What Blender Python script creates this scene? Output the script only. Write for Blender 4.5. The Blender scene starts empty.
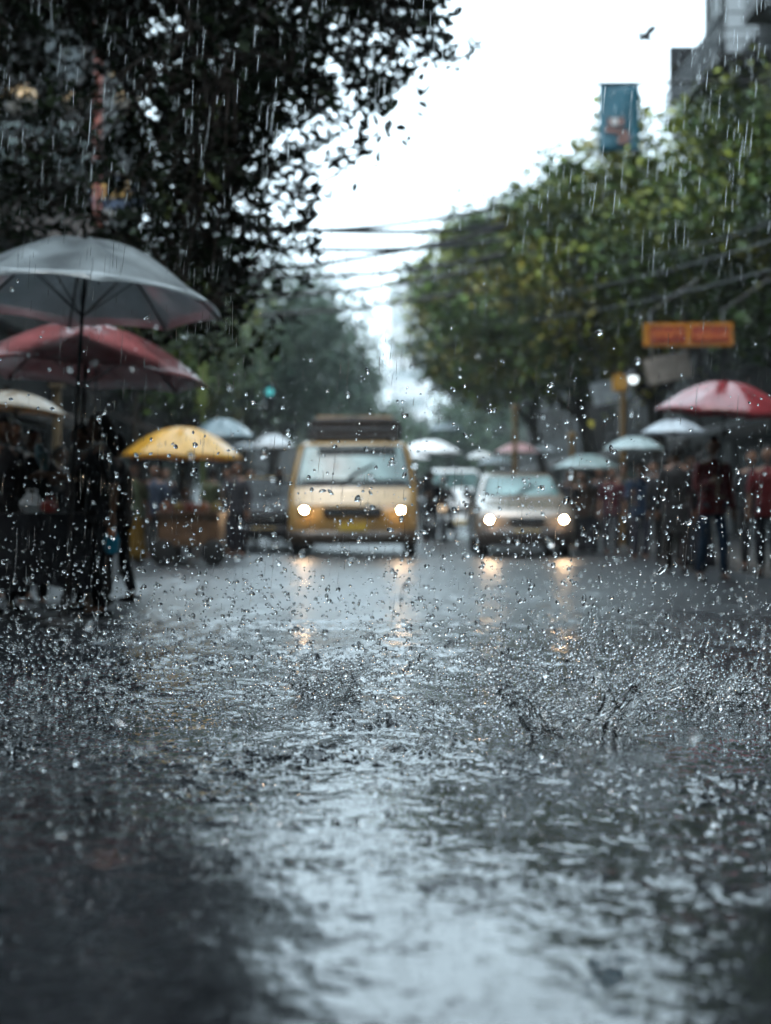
import bpy, bmesh, math, random
import numpy as np
from mathutils import Vector, Matrix

random.seed(7)
rng = np.random.default_rng(7)
R = math.radians
scene = bpy.context.scene
col = scene.collection

# ------------------------------------------------------------------ camera
F, CX, HY, CAMZ = 1500.0, 385.5, 505.0, 0.95
cam_d = bpy.data.cameras.new('camera')
cam = bpy.data.objects.new('camera', cam_d)
col.objects.link(cam)
cam.location = (0, 0, CAMZ)
cam.rotation_euler = (R(90) - math.atan((512 - HY) / F), 0, 0)
cam_d.sensor_fit = 'VERTICAL'
cam_d.sensor_height = 36.0
cam_d.lens = F / 1024 * 36.0
cam_d.clip_start = 0.05
cam_d.clip_end = 3000
cam_d.dof.use_dof = True
cam_d.dof.focus_distance = 6.7
cam_d.dof.aperture_fstop = 1.2
cam_d.dof.aperture_blades = 0
scene.camera = cam


def P(px, py, d):
    """world point seen at pixel (px, py) at depth d"""
    return Vector(((px - CX) / F * d, d, CAMZ + (HY - py) / F * d))


# ------------------------------------------------------------------ materials
MATS = {}


def mat(name, color=(.5, .5, .5), rough=.5, metal=0.0, vary=.0, scale=6.0, coat=0.0, emit=None, emit_s=0.0, bump=0.0,
        bscale=20.0, spec=.5, translucent=0.0, rvary=0.0, coords='Object', attr=None):
    if name in MATS:
        return MATS[name]
    m = bpy.data.materials.new(name)
    m.use_nodes = True
    nt = m.node_tree
    N, L = nt.nodes, nt.links
    b = N['Principled BSDF']
    out = N['Material Output']
    b.inputs['Base Color'].default_value = (*color, 1)
    b.inputs['Roughness'].default_value = rough
    b.inputs['Metallic'].default_value = metal
    b.inputs['Specular IOR Level'].default_value = spec
    b.inputs['Coat Weight'].default_value = coat
    b.inputs['Coat Roughness'].default_value = .06
    tc = N.new('ShaderNodeTexCoord')
    if attr:
        at = N.new('ShaderNodeAttribute')
        at.attribute_name = attr
        L.new(at.outputs['Color'], b.inputs['Base Color'])
    elif vary > 0:
        n = N.new('ShaderNodeTexNoise')
        n.inputs['Scale'].default_value = scale
        n.inputs['Detail'].default_value = 6
        L.new(tc.outputs[coords], n.inputs['Vector'])
        cr = N.new('ShaderNodeValToRGB')
        cr.color_ramp.elements[0].position = .3
        cr.color_ramp.elements[1].position = .7
        cr.color_ramp.elements[0].color = (*[c * (1 - vary) for c in color], 1)
        cr.color_ramp.elements[1].color = (*[min(1, c * (1 + vary)) for c in color], 1)
        L.new(n.outputs['Fac'], cr.inputs['Fac'])
        L.new(cr.outputs['Color'], b.inputs['Base Color'])
        if rvary > 0:
            mr = N.new('ShaderNodeMapRange')
            mr.inputs['To Min'].default_value = max(0.02, rough - rvary)
            mr.inputs['To Max'].default_value = min(1, rough + rvary)
            L.new(n.outputs['Fac'], mr.inputs['Value'])
            L.new(mr.outputs['Result'], b.inputs['Roughness'])
    if bump > 0:
        n2 = N.new('ShaderNodeTexNoise')
        n2.inputs['Scale'].default_value = bscale
        n2.inputs['Detail'].default_value = 4
        L.new(tc.outputs[coords], n2.inputs['Vector'])
        bp = N.new('ShaderNodeBump')
        bp.inputs['Strength'].default_value = bump
        bp.inputs['Distance'].default_value = .05
        L.new(n2.outputs['Fac'], bp.inputs['Height'])
        L.new(bp.outputs['Normal'], b.inputs['Normal'])
    if emit:
        b.inputs['Emission Color'].default_value = (*emit, 1)
        b.inputs['Emission Strength'].default_value = emit_s
    if translucent > 0:
        tr = N.new('ShaderNodeBsdfTranslucent')
        tr.inputs['Color'].default_value = (*[min(1, c * 1.3 + .01) for c in color], 1)
        mx = N.new('ShaderNodeMixShader')
        mx.inputs['Fac'].default_value = translucent
        L.new(b.outputs['BSDF'], mx.inputs[1])
        L.new(tr.outputs['BSDF'], mx.inputs[2])
        L.new(mx.outputs['Shader'], out.inputs['Surface'])
    MATS[name] = m
    return m


def glass_mat(name, color=(1, 1, 1), ior=1.33, rough=0.0):
    if name in MATS:
        return MATS[name]
    m = bpy.data.materials.new(name)
    m.use_nodes = True
    b = m.node_tree.nodes['Principled BSDF']
    b.inputs['Base Color'].default_value = (*color, 1)
    b.inputs['Roughness'].default_value = rough
    b.inputs['IOR'].default_value = ior
    b.inputs['Transmission Weight'].default_value = 1
    MATS[name] = m
    return m


# ------------------------------------------------------------------ mesh helpers
class MB:
    def __init__(s):
        s.v, s.f, s.mi = [], [], []

    def add(s, verts, faces, mi=0):
        k = len(s.v)
        s.v.extend(tuple(v) for v in verts)
        s.f.extend(tuple(k + i for i in f) for f in faces)
        s.mi.extend([mi] * len(faces))
        return s

    def box(s, c, d, rot=None, bevel=0.0, mi=0):
        bm = bmesh.new()
        bmesh.ops.create_cube(bm, size=1)
        bmesh.ops.scale(bm, vec=d, verts=bm.verts)
        if bevel > 0:
            bmesh.ops.bevel(bm, geom=bm.edges[:], offset=min(bevel, min(d) * .45), segments=2, affect='EDGES')
        M = Matrix.Translation(c)
        if rot is not None:
            M = M @ Matrix.Rotation(rot[2], 4, 'Z') @ Matrix.Rotation(rot[1], 4, 'Y') @ Matrix.Rotation(rot[0], 4, 'X')
        bm.transform(M)
        bm.verts.index_update()
        s.add([v.co[:] for v in bm.verts], [[v.index for v in f.verts] for f in bm.faces], mi)
        bm.free()
        return s

    def tube(s, pts, rad, n=8, mi=0, cap=True):
        pts = [Vector(p) for p in pts]
        if not isinstance(rad, (list, tuple)):
            rad = [rad] * len(pts)
        vs, fs = [], []
        t0 = (pts[1] - pts[0]).normalized()
        ref = Vector((0, 0, 1)) if abs(t0.z) < .9 else Vector((1, 0, 0))
        u = t0.cross(ref).normalized()
        for i, p in enumerate(pts):
            if i == 0:
                t = t0
            elif i == len(pts) - 1:
                t = (pts[i] - pts[i - 1]).normalized()
            else:
                t = ((pts[i + 1] - pts[i]).normalized() + (pts[i] - pts[i - 1]).normalized())
                t = t.normalized() if t.length > 1e-6 else t0
            u = (u - t * u.dot(t)).normalized()
            w = t.cross(u)
            for k in range(n):
                a = 2 * math.pi * k / n
                vs.append(p + (u * math.cos(a) + w * math.sin(a)) * rad[i])
        for i in range(len(pts) - 1):
            for k in range(n):
                a, b = i * n + k, i * n + (k + 1) % n
                fs.append((a, b, b + n, a + n))
        if cap:
            fs.append(tuple(range(n - 1, -1, -1)))
            fs.append(tuple((len(pts) - 1) * n + k for k in range(n)))
        return s.add(vs, fs, mi)

    def lathe(s, prof, c=(0, 0, 0), n=24, axis='z', mi=0):
        """prof: list of (r, h) from bottom to top"""
        vs, fs = [], []
        for r, h in prof:
            for k in range(n):
                a = 2 * math.pi * k / n
                x, y, z = r * math.cos(a), r * math.sin(a), h
                if axis == 'x':
                    x, y, z = z, x, y
                elif axis == 'y':
                    x, y, z = y, z, x
                vs.append((c[0] + x, c[1] + y, c[2] + z))
        for i in range(len(prof) - 1):
            for k in range(n):
                a, b = i * n + k, i * n + (k + 1) % n
                fs.append((a, b, b + n, a + n))
        if prof[0][0] > 1e-5:
            fs.append(tuple(range(n - 1, -1, -1)))
        if prof[-1][0] > 1e-5:
            fs.append(tuple((len(prof) - 1) * n + k for k in range(n)))
        return s.add(vs, fs, mi)

    def ball(s, c, r, nu=14, nv=10, fn=None, mi=0):
        if not isinstance(r, (list, tuple)):
            r = (r, r, r)
        vs, fs = [], []
        vs.append((0, 0, -1))
        for j in range(1, nv):
            ph = math.pi * j / nv - math.pi / 2
            for i in range(nu):
                a = 2 * math.pi * i / nu
                vs.append((math.cos(ph) * math.cos(a), math.cos(ph) * math.sin(a), math.sin(ph)))
        vs.append((0, 0, 1))
        for i in range(nu):
            fs.append((0, 1 + (i + 1) % nu, 1 + i))
        for j in range(nv - 2):
            for i in range(nu):
                a, b = 1 + j * nu + i, 1 + j * nu + (i + 1) % nu
                fs.append((a, b, b + nu, a + nu))
        k = 1 + (nv - 2) * nu
        for i in range(nu):
            fs.append((k + i, k + (i + 1) % nu, len(vs) - 1))
        if fn:
            vs = [fn(Vector(v)) for v in vs]
        vs = [(c[0] + v[0] * r[0], c[1] + v[1] * r[1], c[2] + v[2] * r[2]) for v in vs]
        return s.add(vs, fs, mi)

    def join(s, o):
        k = len(s.v)
        s.v.extend(o.v)
        s.f.extend(tuple(k + i for i in f) for f in o.f)
        s.mi.extend(o.mi)
        return s

    def build(s, name, mats, parent=None, smooth=True, angle=40, loc=None):
        me = bpy.data.meshes.new(name)
        me.from_pydata([tuple(v) for v in s.v], [], s.f)
        if not isinstance(mats, (list, tuple)):
            mats = [mats]
        for m in mats:
            me.materials.append(m)
        me.polygons.foreach_set('material_index', s.mi)
        if smooth:
            me.shade_smooth()
            bm = bmesh.new()
            bm.from_mesh(me)
            ca = R(angle)
            for e in bm.edges:
                if len(e.link_faces) == 2 and e.calc_face_angle(0) > ca:
                    e.smooth = False
            bm.to_mesh(me)
            bm.free()
        me.update()
        o = bpy.data.objects.new(name, me)
        col.objects.link(o)
        if parent is not None:
            o.parent = parent
        if loc is not None:
            o.location = loc
        return o


def mesh_np(name, V, Fc, m, parent=None, smooth=False, colors=None, attr='leaf_tint'):
    """V (n,3) array, Fc (m,k) array of polygons of k corners"""
    me = bpy.data.meshes.new(name)
    me.vertices.add(len(V))
    me.vertices.foreach_set('co', np.ascontiguousarray(V, dtype=np.float32).ravel())
    k = Fc.shape[1]
    me.loops.add(Fc.size)
    me.loops.foreach_set('vertex_index', np.ascontiguousarray(Fc, dtype=np.int32).ravel())
    me.polygons.add(len(Fc))
    me.polygons.foreach_set('loop_start', np.arange(0, Fc.size, k, dtype=np.int32))
    me.polygons.foreach_set('loop_total', np.full(len(Fc), k, dtype=np.int32))
    if smooth:
        me.polygons.foreach_set('use_smooth', np.ones(len(Fc), dtype=bool))
    if colors is not None:
        a = me.color_attributes.new(attr, 'FLOAT_COLOR', 'POINT')
        a.data.foreach_set('color', np.ascontiguousarray(colors, dtype=np.float32).ravel())
    me.update(calc_edges=True)
    me.validate()
    me.materials.append(m)
    o = bpy.data.objects.new(name, me)
    col.objects.link(o)
    if parent is not None:
        o.parent = parent
    return o


def tag(o, label=None, cat=None, group=None, kind=None):
    if label:
        o['label'] = label
    if cat:
        o['category'] = cat
    if group:
        o['group'] = group
    if kind:
        o['kind'] = kind
    return o


def empty(name, loc, rz=0.0, label=None, cat=None, group=None, rot=None):
    o = bpy.data.objects.new(name, None)
    o.empty_display_size = .2
    col.objects.link(o)
    o.location = loc
    o.rotation_euler = rot if rot else (0, 0, rz)
    return tag(o, label, cat, group)


# common materials
M_black_metal = mat('black_metal', (.02, .02, .022), .35, .6)
M_steel = mat('steel', (.45, .46, .47), .3, .9, vary=.15)
M_chrome = mat('chrome', (.6, .6, .62), .12, 1.0)
M_rubber = mat('tyre_rubber', (.02, .02, .02), .55, vary=.3, scale=12)
M_plastic = mat('black_plastic', (.018, .018, .02), .4, vary=.3, scale=10, spec=.12)
M_wood = mat('wet_wood', (.16, .09, .05), .4, vary=.4, scale=9)
M_skin = mat('brown_skin', (.13, .065, .04), .5, spec=.2, vary=.12, scale=9)
M_hair = mat('black_hair', (.010, .009, .009), .6, spec=.12, bump=.4, bscale=60)
M_eye = mat('eye', (.25, .24, .23), .2)
M_lip = mat('lip', (.22, .08, .07), .45)
M_water = glass_mat('rain_water_clear', (1, 1, 1), 1.33)

# ------------------------------------------------------------------ sky, sun
world = bpy.data.worlds.new('World')
scene.world = world
world.use_nodes = True
wn, wl = world.node_tree.nodes, world.node_tree.links
bg = wn['Background']
sky = wn.new('ShaderNodeTexSky')
sky.sky_type = 'NISHITA'
sky.sun_disc = False
sky.sun_elevation = R(62)
sky.sun_rotation = R(200)
sky.air_density = 1.0
sky.dust_density = 3.0
hs = wn.new('ShaderNodeHueSaturation')
hs.inputs['Saturation'].default_value = .35
wl.new(sky.outputs['Color'], hs.inputs['Color'])
mixc = wn.new('ShaderNodeMixRGB')
mixc.inputs['Fac'].default_value = .7
mixc.inputs['Color2'].default_value = (7.6, 9.9, 11.2, 1)       # flat rain cloud deck
wl.new(hs.outputs['Color'], mixc.inputs['Color1'])
wl.new(mixc.outputs['Color'], bg.inputs['Color'])
bg.inputs['Strength'].default_value = .14

sun_d = bpy.data.lights.new('sun', 'SUN')
sun_d.energy = .5
sun_d.angle = R(25)
sun_d.color = (1, .97, .93)
sun = bpy.data.objects.new('sun', sun_d)
col.objects.link(sun)
sun.rotation_euler = (R(28), 0, R(-160 + 180 + 0))
el, az = R(62), R(200)
sdir = Vector((math.cos(el) * math.sin(az), math.cos(el) * math.cos(az), math.sin(el)))
sun.rotation_euler = (-sdir).to_track_quat('-Z', 'Y').to_euler()

# ------------------------------------------------------------------ ground, road, pavements
M_ground = mat('wet_earth', (.06, .055, .05), .45, vary=.35, scale=.6)
g = MB().box((0, 110, -.06), (300, 330, .1)).build('ground', M_ground, smooth=False)
tag(g, kind='structure')


def road_material():
    m = bpy.data.materials.new('wet_asphalt')
    m.use_nodes = True
    N, L = m.node_tree.nodes, m.node_tree.links
    b = N['Principled BSDF']
    tc = N.new('ShaderNodeTexCoord')
    n1 = N.new('ShaderNodeTexNoise')
    n1.inputs['Scale'].default_value = .55
    n1.inputs['Detail'].default_value = 5
    n1.inputs['Distortion'].default_value = .6
    L.new(tc.outputs['Object'], n1.inputs['Vector'])
    cr = N.new('ShaderNodeValToRGB')
    cr.color_ramp.elements[0].position = .42
    cr.color_ramp.elements[1].position = .60
    cr.color_ramp.elements[0].color = (.12, .12, .12, 1)
    cr.color_ramp.elements[1].color = (.30, .30, .30, 1)
    L.new(n1.outputs['Fac'], cr.inputs['Fac'])
    L.new(cr.outputs['Color'], b.inputs['Roughness'])
    n2 = N.new('ShaderNodeTexNoise')
    n2.inputs['Scale'].default_value = 60
    n2.inputs['Detail'].default_value = 3
    L.new(tc.outputs['Object'], n2.inputs['Vector'])
    c2 = N.new('ShaderNodeValToRGB')
    c2.color_ramp.elements[0].color = (.018, .019, .021, 1)
    c2.color_ramp.elements[1].color = (.06, .062, .066, 1)
    L.new(n2.outputs['Fac'], c2.inputs['Fac'])
    L.new(c2.outputs['Color'], b.inputs['Base Color'])
    n3 = N.new('ShaderNodeTexNoise')
    n3.inputs['Scale'].default_value = 9
    n3.inputs['Detail'].default_value = 4
    L.new(tc.outputs['Object'], n3.inputs['Vector'])
    bp = N.new('ShaderNodeBump')
    bp.inputs['Strength'].default_value = .25
    bp.inputs['Distance'].default_value = .035
    L.new(n3.outputs['Fac'], bp.inputs['Height'])
    L.new(bp.outputs['Normal'], b.inputs['Normal'])
    b.inputs['IOR'].default_value = 1.4
    return m


M_road = road_material()
XL, XR = -5.3, 5.2
r = MB().add([(XL, -25, 0), (XR, -25, 0), (XR, 240, 0), (XL, 240, 0)], [(0, 1, 2, 3)]).build('road', M_road, smooth=False)
tag(r, kind='structure')
M_pave = mat('wet_paving', (.07, .068, .066), .3, vary=.3, scale=2.5, bump=.2, bscale=8, spec=.12)
M_kerb = mat('wet_kerb', (.13, .125, .12), .35, vary=.3, scale=3)
for nm, x0, x1 in (('pavement', XL - 3.2, XL - .2), ('pavement', XR + .2, XR + 3.6)):
    o = MB().box(((x0 + x1) / 2, 107, .055), (x1 - x0, 265, .13)).build(nm, M_pave, smooth=False)
    tag(o, kind='structure')
for xc in (XL - .1, XR + .1):
    o = MB().box((xc, 107, .06), (.197, 265, .15), bevel=.02).build('kerb', M_kerb)
    tag(o, kind='structure')


# rain water standing on the road near the camera: a real relief of ripples, pits and little crowns
def water_material():
    m = mat('standing_rain_water', (.014, .016, .019), .05)
    N, L = m.node_tree.nodes, m.node_tree.links
    b = N['Principled BSDF']
    b.inputs['IOR'].default_value = 1.45
    tc = N.new('ShaderNodeTexCoord')
    sx = N.new('ShaderNodeSeparateXYZ')
    L.new(tc.outputs['Object'], sx.inputs['Vector'])
    nz = N.new('ShaderNodeTexNoise')
    nz.inputs['Scale'].default_value = .5
    nz.inputs['Detail'].default_value = 4
    L.new(tc.outputs['Object'], nz.inputs['Vector'])
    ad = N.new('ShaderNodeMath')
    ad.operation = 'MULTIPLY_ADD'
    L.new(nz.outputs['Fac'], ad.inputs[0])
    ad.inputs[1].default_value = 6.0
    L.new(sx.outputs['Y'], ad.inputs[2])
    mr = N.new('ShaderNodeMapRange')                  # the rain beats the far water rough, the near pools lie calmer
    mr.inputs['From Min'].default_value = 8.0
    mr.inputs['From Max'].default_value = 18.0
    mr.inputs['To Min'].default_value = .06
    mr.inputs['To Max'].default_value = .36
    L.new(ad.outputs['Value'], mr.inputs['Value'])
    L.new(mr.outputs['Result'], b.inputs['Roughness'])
    m2 = N.new('ShaderNodeMapRange')                  # IOR raised with distance to put a brighter sky sheen on far water
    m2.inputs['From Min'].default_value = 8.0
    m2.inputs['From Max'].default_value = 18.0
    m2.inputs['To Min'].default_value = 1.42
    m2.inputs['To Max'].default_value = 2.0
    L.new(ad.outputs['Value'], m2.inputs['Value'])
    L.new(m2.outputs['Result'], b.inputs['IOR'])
    return m


def noise_tile(size, n, bands):
    """periodic band-limited relief, size metres wide, n samples"""
    f = np.fft.fftfreq(n, d=size / n)
    k = np.sqrt(f[None, :] ** 2 + f[:, None] ** 2) + 1e-9
    out = np.zeros((n, n))
    for lo, hi, w in bands:
        W = np.fft.fft2(rng.standard_normal((n, n)))
        h = np.real(np.fft.ifft2(W * np.exp(-((np.log(k) - math.log(math.sqrt(lo * hi))) / (math.log(hi / lo) / 2)) ** 2) / k))
        out += w * h / h.std()
    return out


def sample(tile, size, X, Y):
    n = tile.shape[0]
    u = (X / size % 1.0) * n
    v = (Y / size % 1.0) * n
    i0, j0 = np.floor(u).astype(int) % n, np.floor(v).astype(int) % n
    fu, fv = u - np.floor(u), v - np.floor(v)
    i1, j1 = (i0 + 1) % n, (j0 + 1) % n
    return (tile[j0, i0] * (1 - fu) + tile[j0, i1] * fu) * (1 - fv) + (tile[j1, i0] * (1 - fu) + tile[j1, i1] * fu) * fv


def pit_tile(size, n, count, r0, r1):
    """pits with raised rims and one ring, where single drops have just hit"""
    T = np.zeros((n, n))
    px = size / n
    for i in range(count):
        rr = rng.uniform(r0, r1)
        a = rr * rng.uniform(.25, .6)
        w = int(3.2 * rr / px) + 1
        cx, cy_ = rng.uniform(0, size, 2)
        ix, iy = int(cx / px), int(cy_ / px)
        xs = (np.arange(ix - w, ix + w + 1) * px - cx)[None, :]
        ys = (np.arange(iy - w, iy + w + 1) * px - cy_)[:, None]
        q = np.sqrt(xs ** 2 + ys ** 2)
        h = a * (np.exp(-((q - rr) / (.42 * rr)) ** 2) - .8 * np.exp(-(q / (.6 * rr)) ** 2) + .3 * np.exp(-((q - 2.3 * rr) / (.45 * rr)) ** 2))
        T[np.ix_(np.arange(iy - w, iy + w + 1) % n, np.arange(ix - w, ix + w + 1) % n)] += h
    return T


def water_sheet():
    nu = 1150
    rows = [1.9]
    while rows[-1] < 42:
        rows.append(rows[-1] * 1.0034)
    Yr = np.array(rows)
    half = np.minimum(.36 * Yr + 2.2, 5.08)
    U = np.linspace(-1, 1, nu)
    YY = np.repeat(Yr[:, None], nu, 1)
    XX = U[None, :] * half[:, None]
    swell = noise_tile(9.1, 1024, [(.8, 3.0, 1.0)])
    chop = noise_tile(7.3, 1536, [(2.5, 7.0, 1.0)])
    fine = noise_tile(3.7, 1536, [(10, 26, 1.0)])
    patch = noise_tile(14.0, 512, [(.25, 1.1, 1.0)])
    level = noise_tile(17.0, 512, [(.1, .45, 1.0)])
    pits = pit_tile(4.3, 2048, 5200, .005, .015)
    big = pit_tile(5.9, 1536, 520, .016, .034)
    pa = sample(patch, 14.0, XX + 3, YY)
    amp = np.clip(.72 + .42 * pa, .28, 1.5)
    g = lambda ys: np.interp(YY, [2, 4, 5.5, 7, 9, 13, 20, 42], ys)
    H = g([.0008, .0010, .0016, .0028, .0034, .004, .005, .005]) * sample(swell, 9.1, XX, YY)
    H += amp * g([.0008, .0010, .0014, .0028, .0034, .0032, .0036, .004]) * sample(chop, 7.3, XX, YY)
    H += amp * g([.00042, .00048, .0006, .0006, .0005, .0003, .0001, 0]) * sample(fine, 3.7, XX, YY)
    H += amp * g([.85, .9, 1.0, 1.1, .9, .4, .15, 0]) * sample(pits, 4.3, XX, YY)
    H += amp * g([.35, .45, .9, 1.1, .9, .6, .3, .1]) * sample(big, 5.9, XX, YY)
    Z = .02 + .008 * sample(level, 17.0, XX, YY) + H
    ex = np.clip((1 - np.abs(U)) * half[:, None] / .22, 0, 1)
    ey = np.clip(np.minimum((Yr - 1.9) / .3, (42 - Yr) / 6.0), 0, 1)[:, None]
    e = ex * ey
    Z = Z * e - .03 * (1 - e)
    V = np.stack([XX.ravel(), YY.ravel(), Z.ravel()], 1)
    ny = len(Yr)
    i = (np.arange(ny - 1)[:, None] * nu + np.arange(nu - 1)[None, :]).ravel()
    Fc = np.stack([i, i + 1, i + 1 + nu, i + nu], 1)
    o = mesh_np('water', V, Fc, water_material(), smooth=True)
    tag(o, kind='structure')


water_sheet()

# ------------------------------------------------------------------ leaves and trees
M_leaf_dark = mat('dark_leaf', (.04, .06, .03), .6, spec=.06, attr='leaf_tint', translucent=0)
M_leaf = mat('leaf', (.06, .09, .03), .5, spec=.2, attr='leaf_tint')
M_bark = mat('wet_bark', (.028, .023, .02), .6, vary=.4, scale=8, bump=.6, bscale=14, spec=.12)


def leaf_mesh(name, C, size, tint, m, parent, hexa=False, up=.5):
    n = len(C)
    Nn = rng.standard_normal((n, 3))
    Nn /= np.linalg.norm(Nn, axis=1)[:, None]
    Nn[:, 2] = np.abs(Nn[:, 2]) + up
    Nn /= np.linalg.norm(Nn, axis=1)[:, None]
    T = rng.standard_normal((n, 3))
    T[:, 2] -= .35
    T -= Nn * np.sum(T * Nn, 1)[:, None]
    T /= np.linalg.norm(T, axis=1)[:, None]
    B = np.cross(Nn, T)
    s = (size * np.exp(rng.normal(0, .28, n)))[:, None]
    if hexa:
        prof = [(-.5, 0, 0), (-.2, .2, .05), (.15, .23, .06), (.5, 0, -.06), (.15, -.23, .06), (-.2, -.2, .05)]
    else:
        prof = [(-.5, 0, 0), (0, .28, .08), (.5, 0, -.05), (0, -.28, .08)]
    k = len(prof)
    V = np.empty((n, k, 3))
    for j, (a, b, c) in enumerate(prof):
        V[:, j] = C + s * (a * T + b * B + c * Nn)
    Fc = np.arange(n * k).reshape(n, k)
    cols = np.repeat(np.concatenate([tint, np.ones((n, 1))], 1), k, axis=0)
    return mesh_np(name, V.reshape(-1, 3), Fc, m, parent, colors=cols)


def crown_points(center, rad, nclump, nleaf, sig, flat=.75, dips=.35):
    """clumps spread through an uneven ellipsoid, denser near its shell"""
    c = np.array(center)
    rad = np.array(rad)
    ph = rng.uniform(0, 6.28, 6)
    out, tid = [], []
    for i in range(nclump):
        v = rng.standard_normal(3)
        v /= np.linalg.norm(v)
        a = math.atan2(v[1], v[0])
        lob = 1 + dips * .5 * (math.sin(3 * a + ph[0] + 2 * v[2]) + math.sin(5 * a + ph[1] - 3 * v[2]) * .6 + math.sin(4 * v[2] * 2 + ph[2]) * .5)
        rr = (rng.random() ** .45) * max(.35, lob)
        if v[2] < -.2:
            rr *= .8
        p = c + v * rad * rr
        s = sig * rng.uniform(.6, 1.3)
        k = int(nleaf * rng.uniform(.6, 1.4))
        q = rng.normal(0, 1, (k, 3)) * np.array([s, s, s * flat]) + p
        out.append(q)
        tid.append(np.full(k, i))
    return np.concatenate(out), np.concatenate(tid)


def tints(tid, base_list, weights, jitter=.25):
    n = tid.max() + 1
    ch = rng.choice(len(base_list), size=n, p=np.array(weights) / sum(weights))
    b = np.array(base_list)[ch]
    b = b * np.exp(rng.normal(0, .25, (n, 1)))
    t = b[tid] * np.exp(rng.normal(0, jitter, (len(tid), 1)))
    return t


GREENS = [(.022, .042, .010), (.048, .08, .014), (.125, .14, .018), (.18, .15, .024)]


def tree(name, x, y, z_crown, rad, label, group, trunk_r=.2, nclump=150, nleaf=75, leaf=.13, sig=.42, weights=(4, 4, 2, .8),
         lean=(0, 0), greens=GREENS, seed=0, off=(0, 0)):
    rnd = random.Random(seed)
    root = empty(name, (x, y, 0), 0, label, 'tree', group)
    cx, cy = off
    mb = MB()
    top = Vector((cx * .7, cy * .7, z_crown))
    fork = Vector((cx * .25, cy * .25, max(2.2, z_crown - rad[2] * 1.05)))
    mb.tube([(0, 0, -.05), (0, 0, .15), (.02, 0, 1.0), fork], [trunk_r * 1.6, trunk_r * 1.15, trunk_r, trunk_r * .8], 10)
    for i in range(9):
        a = i * 2.4 + rnd.uniform(-.3, .3)
        e = Vector((cx + math.cos(a) * rad[0] * rnd.uniform(.45, .85), cy + math.sin(a) * rad[1] * rnd.uniform(.45, .85),
                    z_crown + rad[2] * rnd.uniform(-.45, .7)))
        mid = fork.lerp(e, .45) + Vector((rnd.uniform(-.2, .2), rnd.uniform(-.2, .2), .25))
        mb.tube([fork - Vector((0, 0, .1)), mid, e], [trunk_r * .55, trunk_r * .3, trunk_r * .08], 7)
        for j in range(3):
            t = rnd.uniform(.4, .95)
            s0 = mid.lerp(e, t)
            s1 = s0 + Vector((rnd.uniform(-1, 1), rnd.uniform(-1, 1), rnd.uniform(-.2, .8))) * rad[0] * .3
            mb.tube([s0, s1], [trunk_r * .14, trunk_r * .04], 5)
    mb.build('trunk', M_bark, root)
    C, tid = crown_points((cx, cy, z_crown), rad, nclump, nleaf, sig)
    leaf_mesh('crown', C, leaf, tints(tid, greens, weights), M_leaf, root)
    return root


RG = 'trees along the right kerb'
tree('street_tree', 7.9, 29.5, 6.3, (2.6, 3.2, 2.5), 'large bushy green tree in front of the dark balconied building, nearest on its side', RG,
     .24, 280, 150, .16, .4, seed=1, off=(-.1, 0), weights=(4, 4, 2, .6))
tree('street_tree', 6.3, 34, 6.3, (3.0, 3.4, 2.9), 'yellow-tinged bushy tree below the teal hanging banner', RG, .22, 280, 150, .17, .4, seed=2,
     off=(-.9, 0), weights=(3, 4, 3, 1.2))
tree('street_tree', 6.1, 43, 6.8, (3.4, 3.6, 3.1), 'dense tree leaning over the road beyond the banner, with ochre leaf patches', RG, .22, 240, 120, .22, .48, seed=3,
     off=(-1.9, 0), weights=(3, 4, 3, 1.6))
tree('street_tree', 5.9, 54, 6.9, (3.3, 3.6, 3.2), 'hazy green tree overhanging the road, last of the row with the ochre leaves', RG, .2, 200, 110, .26, .5, seed=4,
     off=(-2.0, 0), weights=(4, 4, 1.5, .6))
HG = [(.03, .055, .04), (.05, .08, .05), (.065, .095, .055)]  # bluish, lightened leaf tints stand in for distance haze
LG = 'hazy trees along the far side of the market'
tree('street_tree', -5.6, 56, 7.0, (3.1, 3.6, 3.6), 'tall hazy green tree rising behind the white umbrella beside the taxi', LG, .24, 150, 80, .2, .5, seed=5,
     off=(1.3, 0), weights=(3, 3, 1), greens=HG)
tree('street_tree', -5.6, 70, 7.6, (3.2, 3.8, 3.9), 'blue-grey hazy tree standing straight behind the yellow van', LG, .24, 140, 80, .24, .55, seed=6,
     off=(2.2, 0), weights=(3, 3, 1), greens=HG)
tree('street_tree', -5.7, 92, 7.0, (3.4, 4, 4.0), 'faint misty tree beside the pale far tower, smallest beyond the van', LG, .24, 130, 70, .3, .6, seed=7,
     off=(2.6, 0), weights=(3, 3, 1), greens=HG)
FG = 'misty trees closing the end of the street'
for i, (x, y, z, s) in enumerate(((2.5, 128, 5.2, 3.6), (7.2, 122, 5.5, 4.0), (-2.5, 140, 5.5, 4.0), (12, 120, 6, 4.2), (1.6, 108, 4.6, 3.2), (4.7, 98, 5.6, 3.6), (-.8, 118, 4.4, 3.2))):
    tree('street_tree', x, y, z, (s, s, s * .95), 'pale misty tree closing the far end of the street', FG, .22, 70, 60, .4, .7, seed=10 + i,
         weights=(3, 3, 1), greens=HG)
# trees on the market side behind the near canopy
tree('street_tree', -6.0, 36, 5.2, (2.2, 2.6, 2.2), 'dark leafy tree behind the grey umbrellas at the market stalls', 'trees over the market', .22, 120, 80, .15, .4, seed=20,
     off=(.2, 0), weights=(5, 3, .6, 0.1))
tree('street_tree', -6.1, 45, 5.4, (2.3, 2.6, 2.6), 'green tree between the market roofs and the tall hazy tree', 'trees over the market', .22, 120, 80, .16, .42, seed=21,
     off=(.5, 0), weights=(4, 4, 1, .1))


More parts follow.
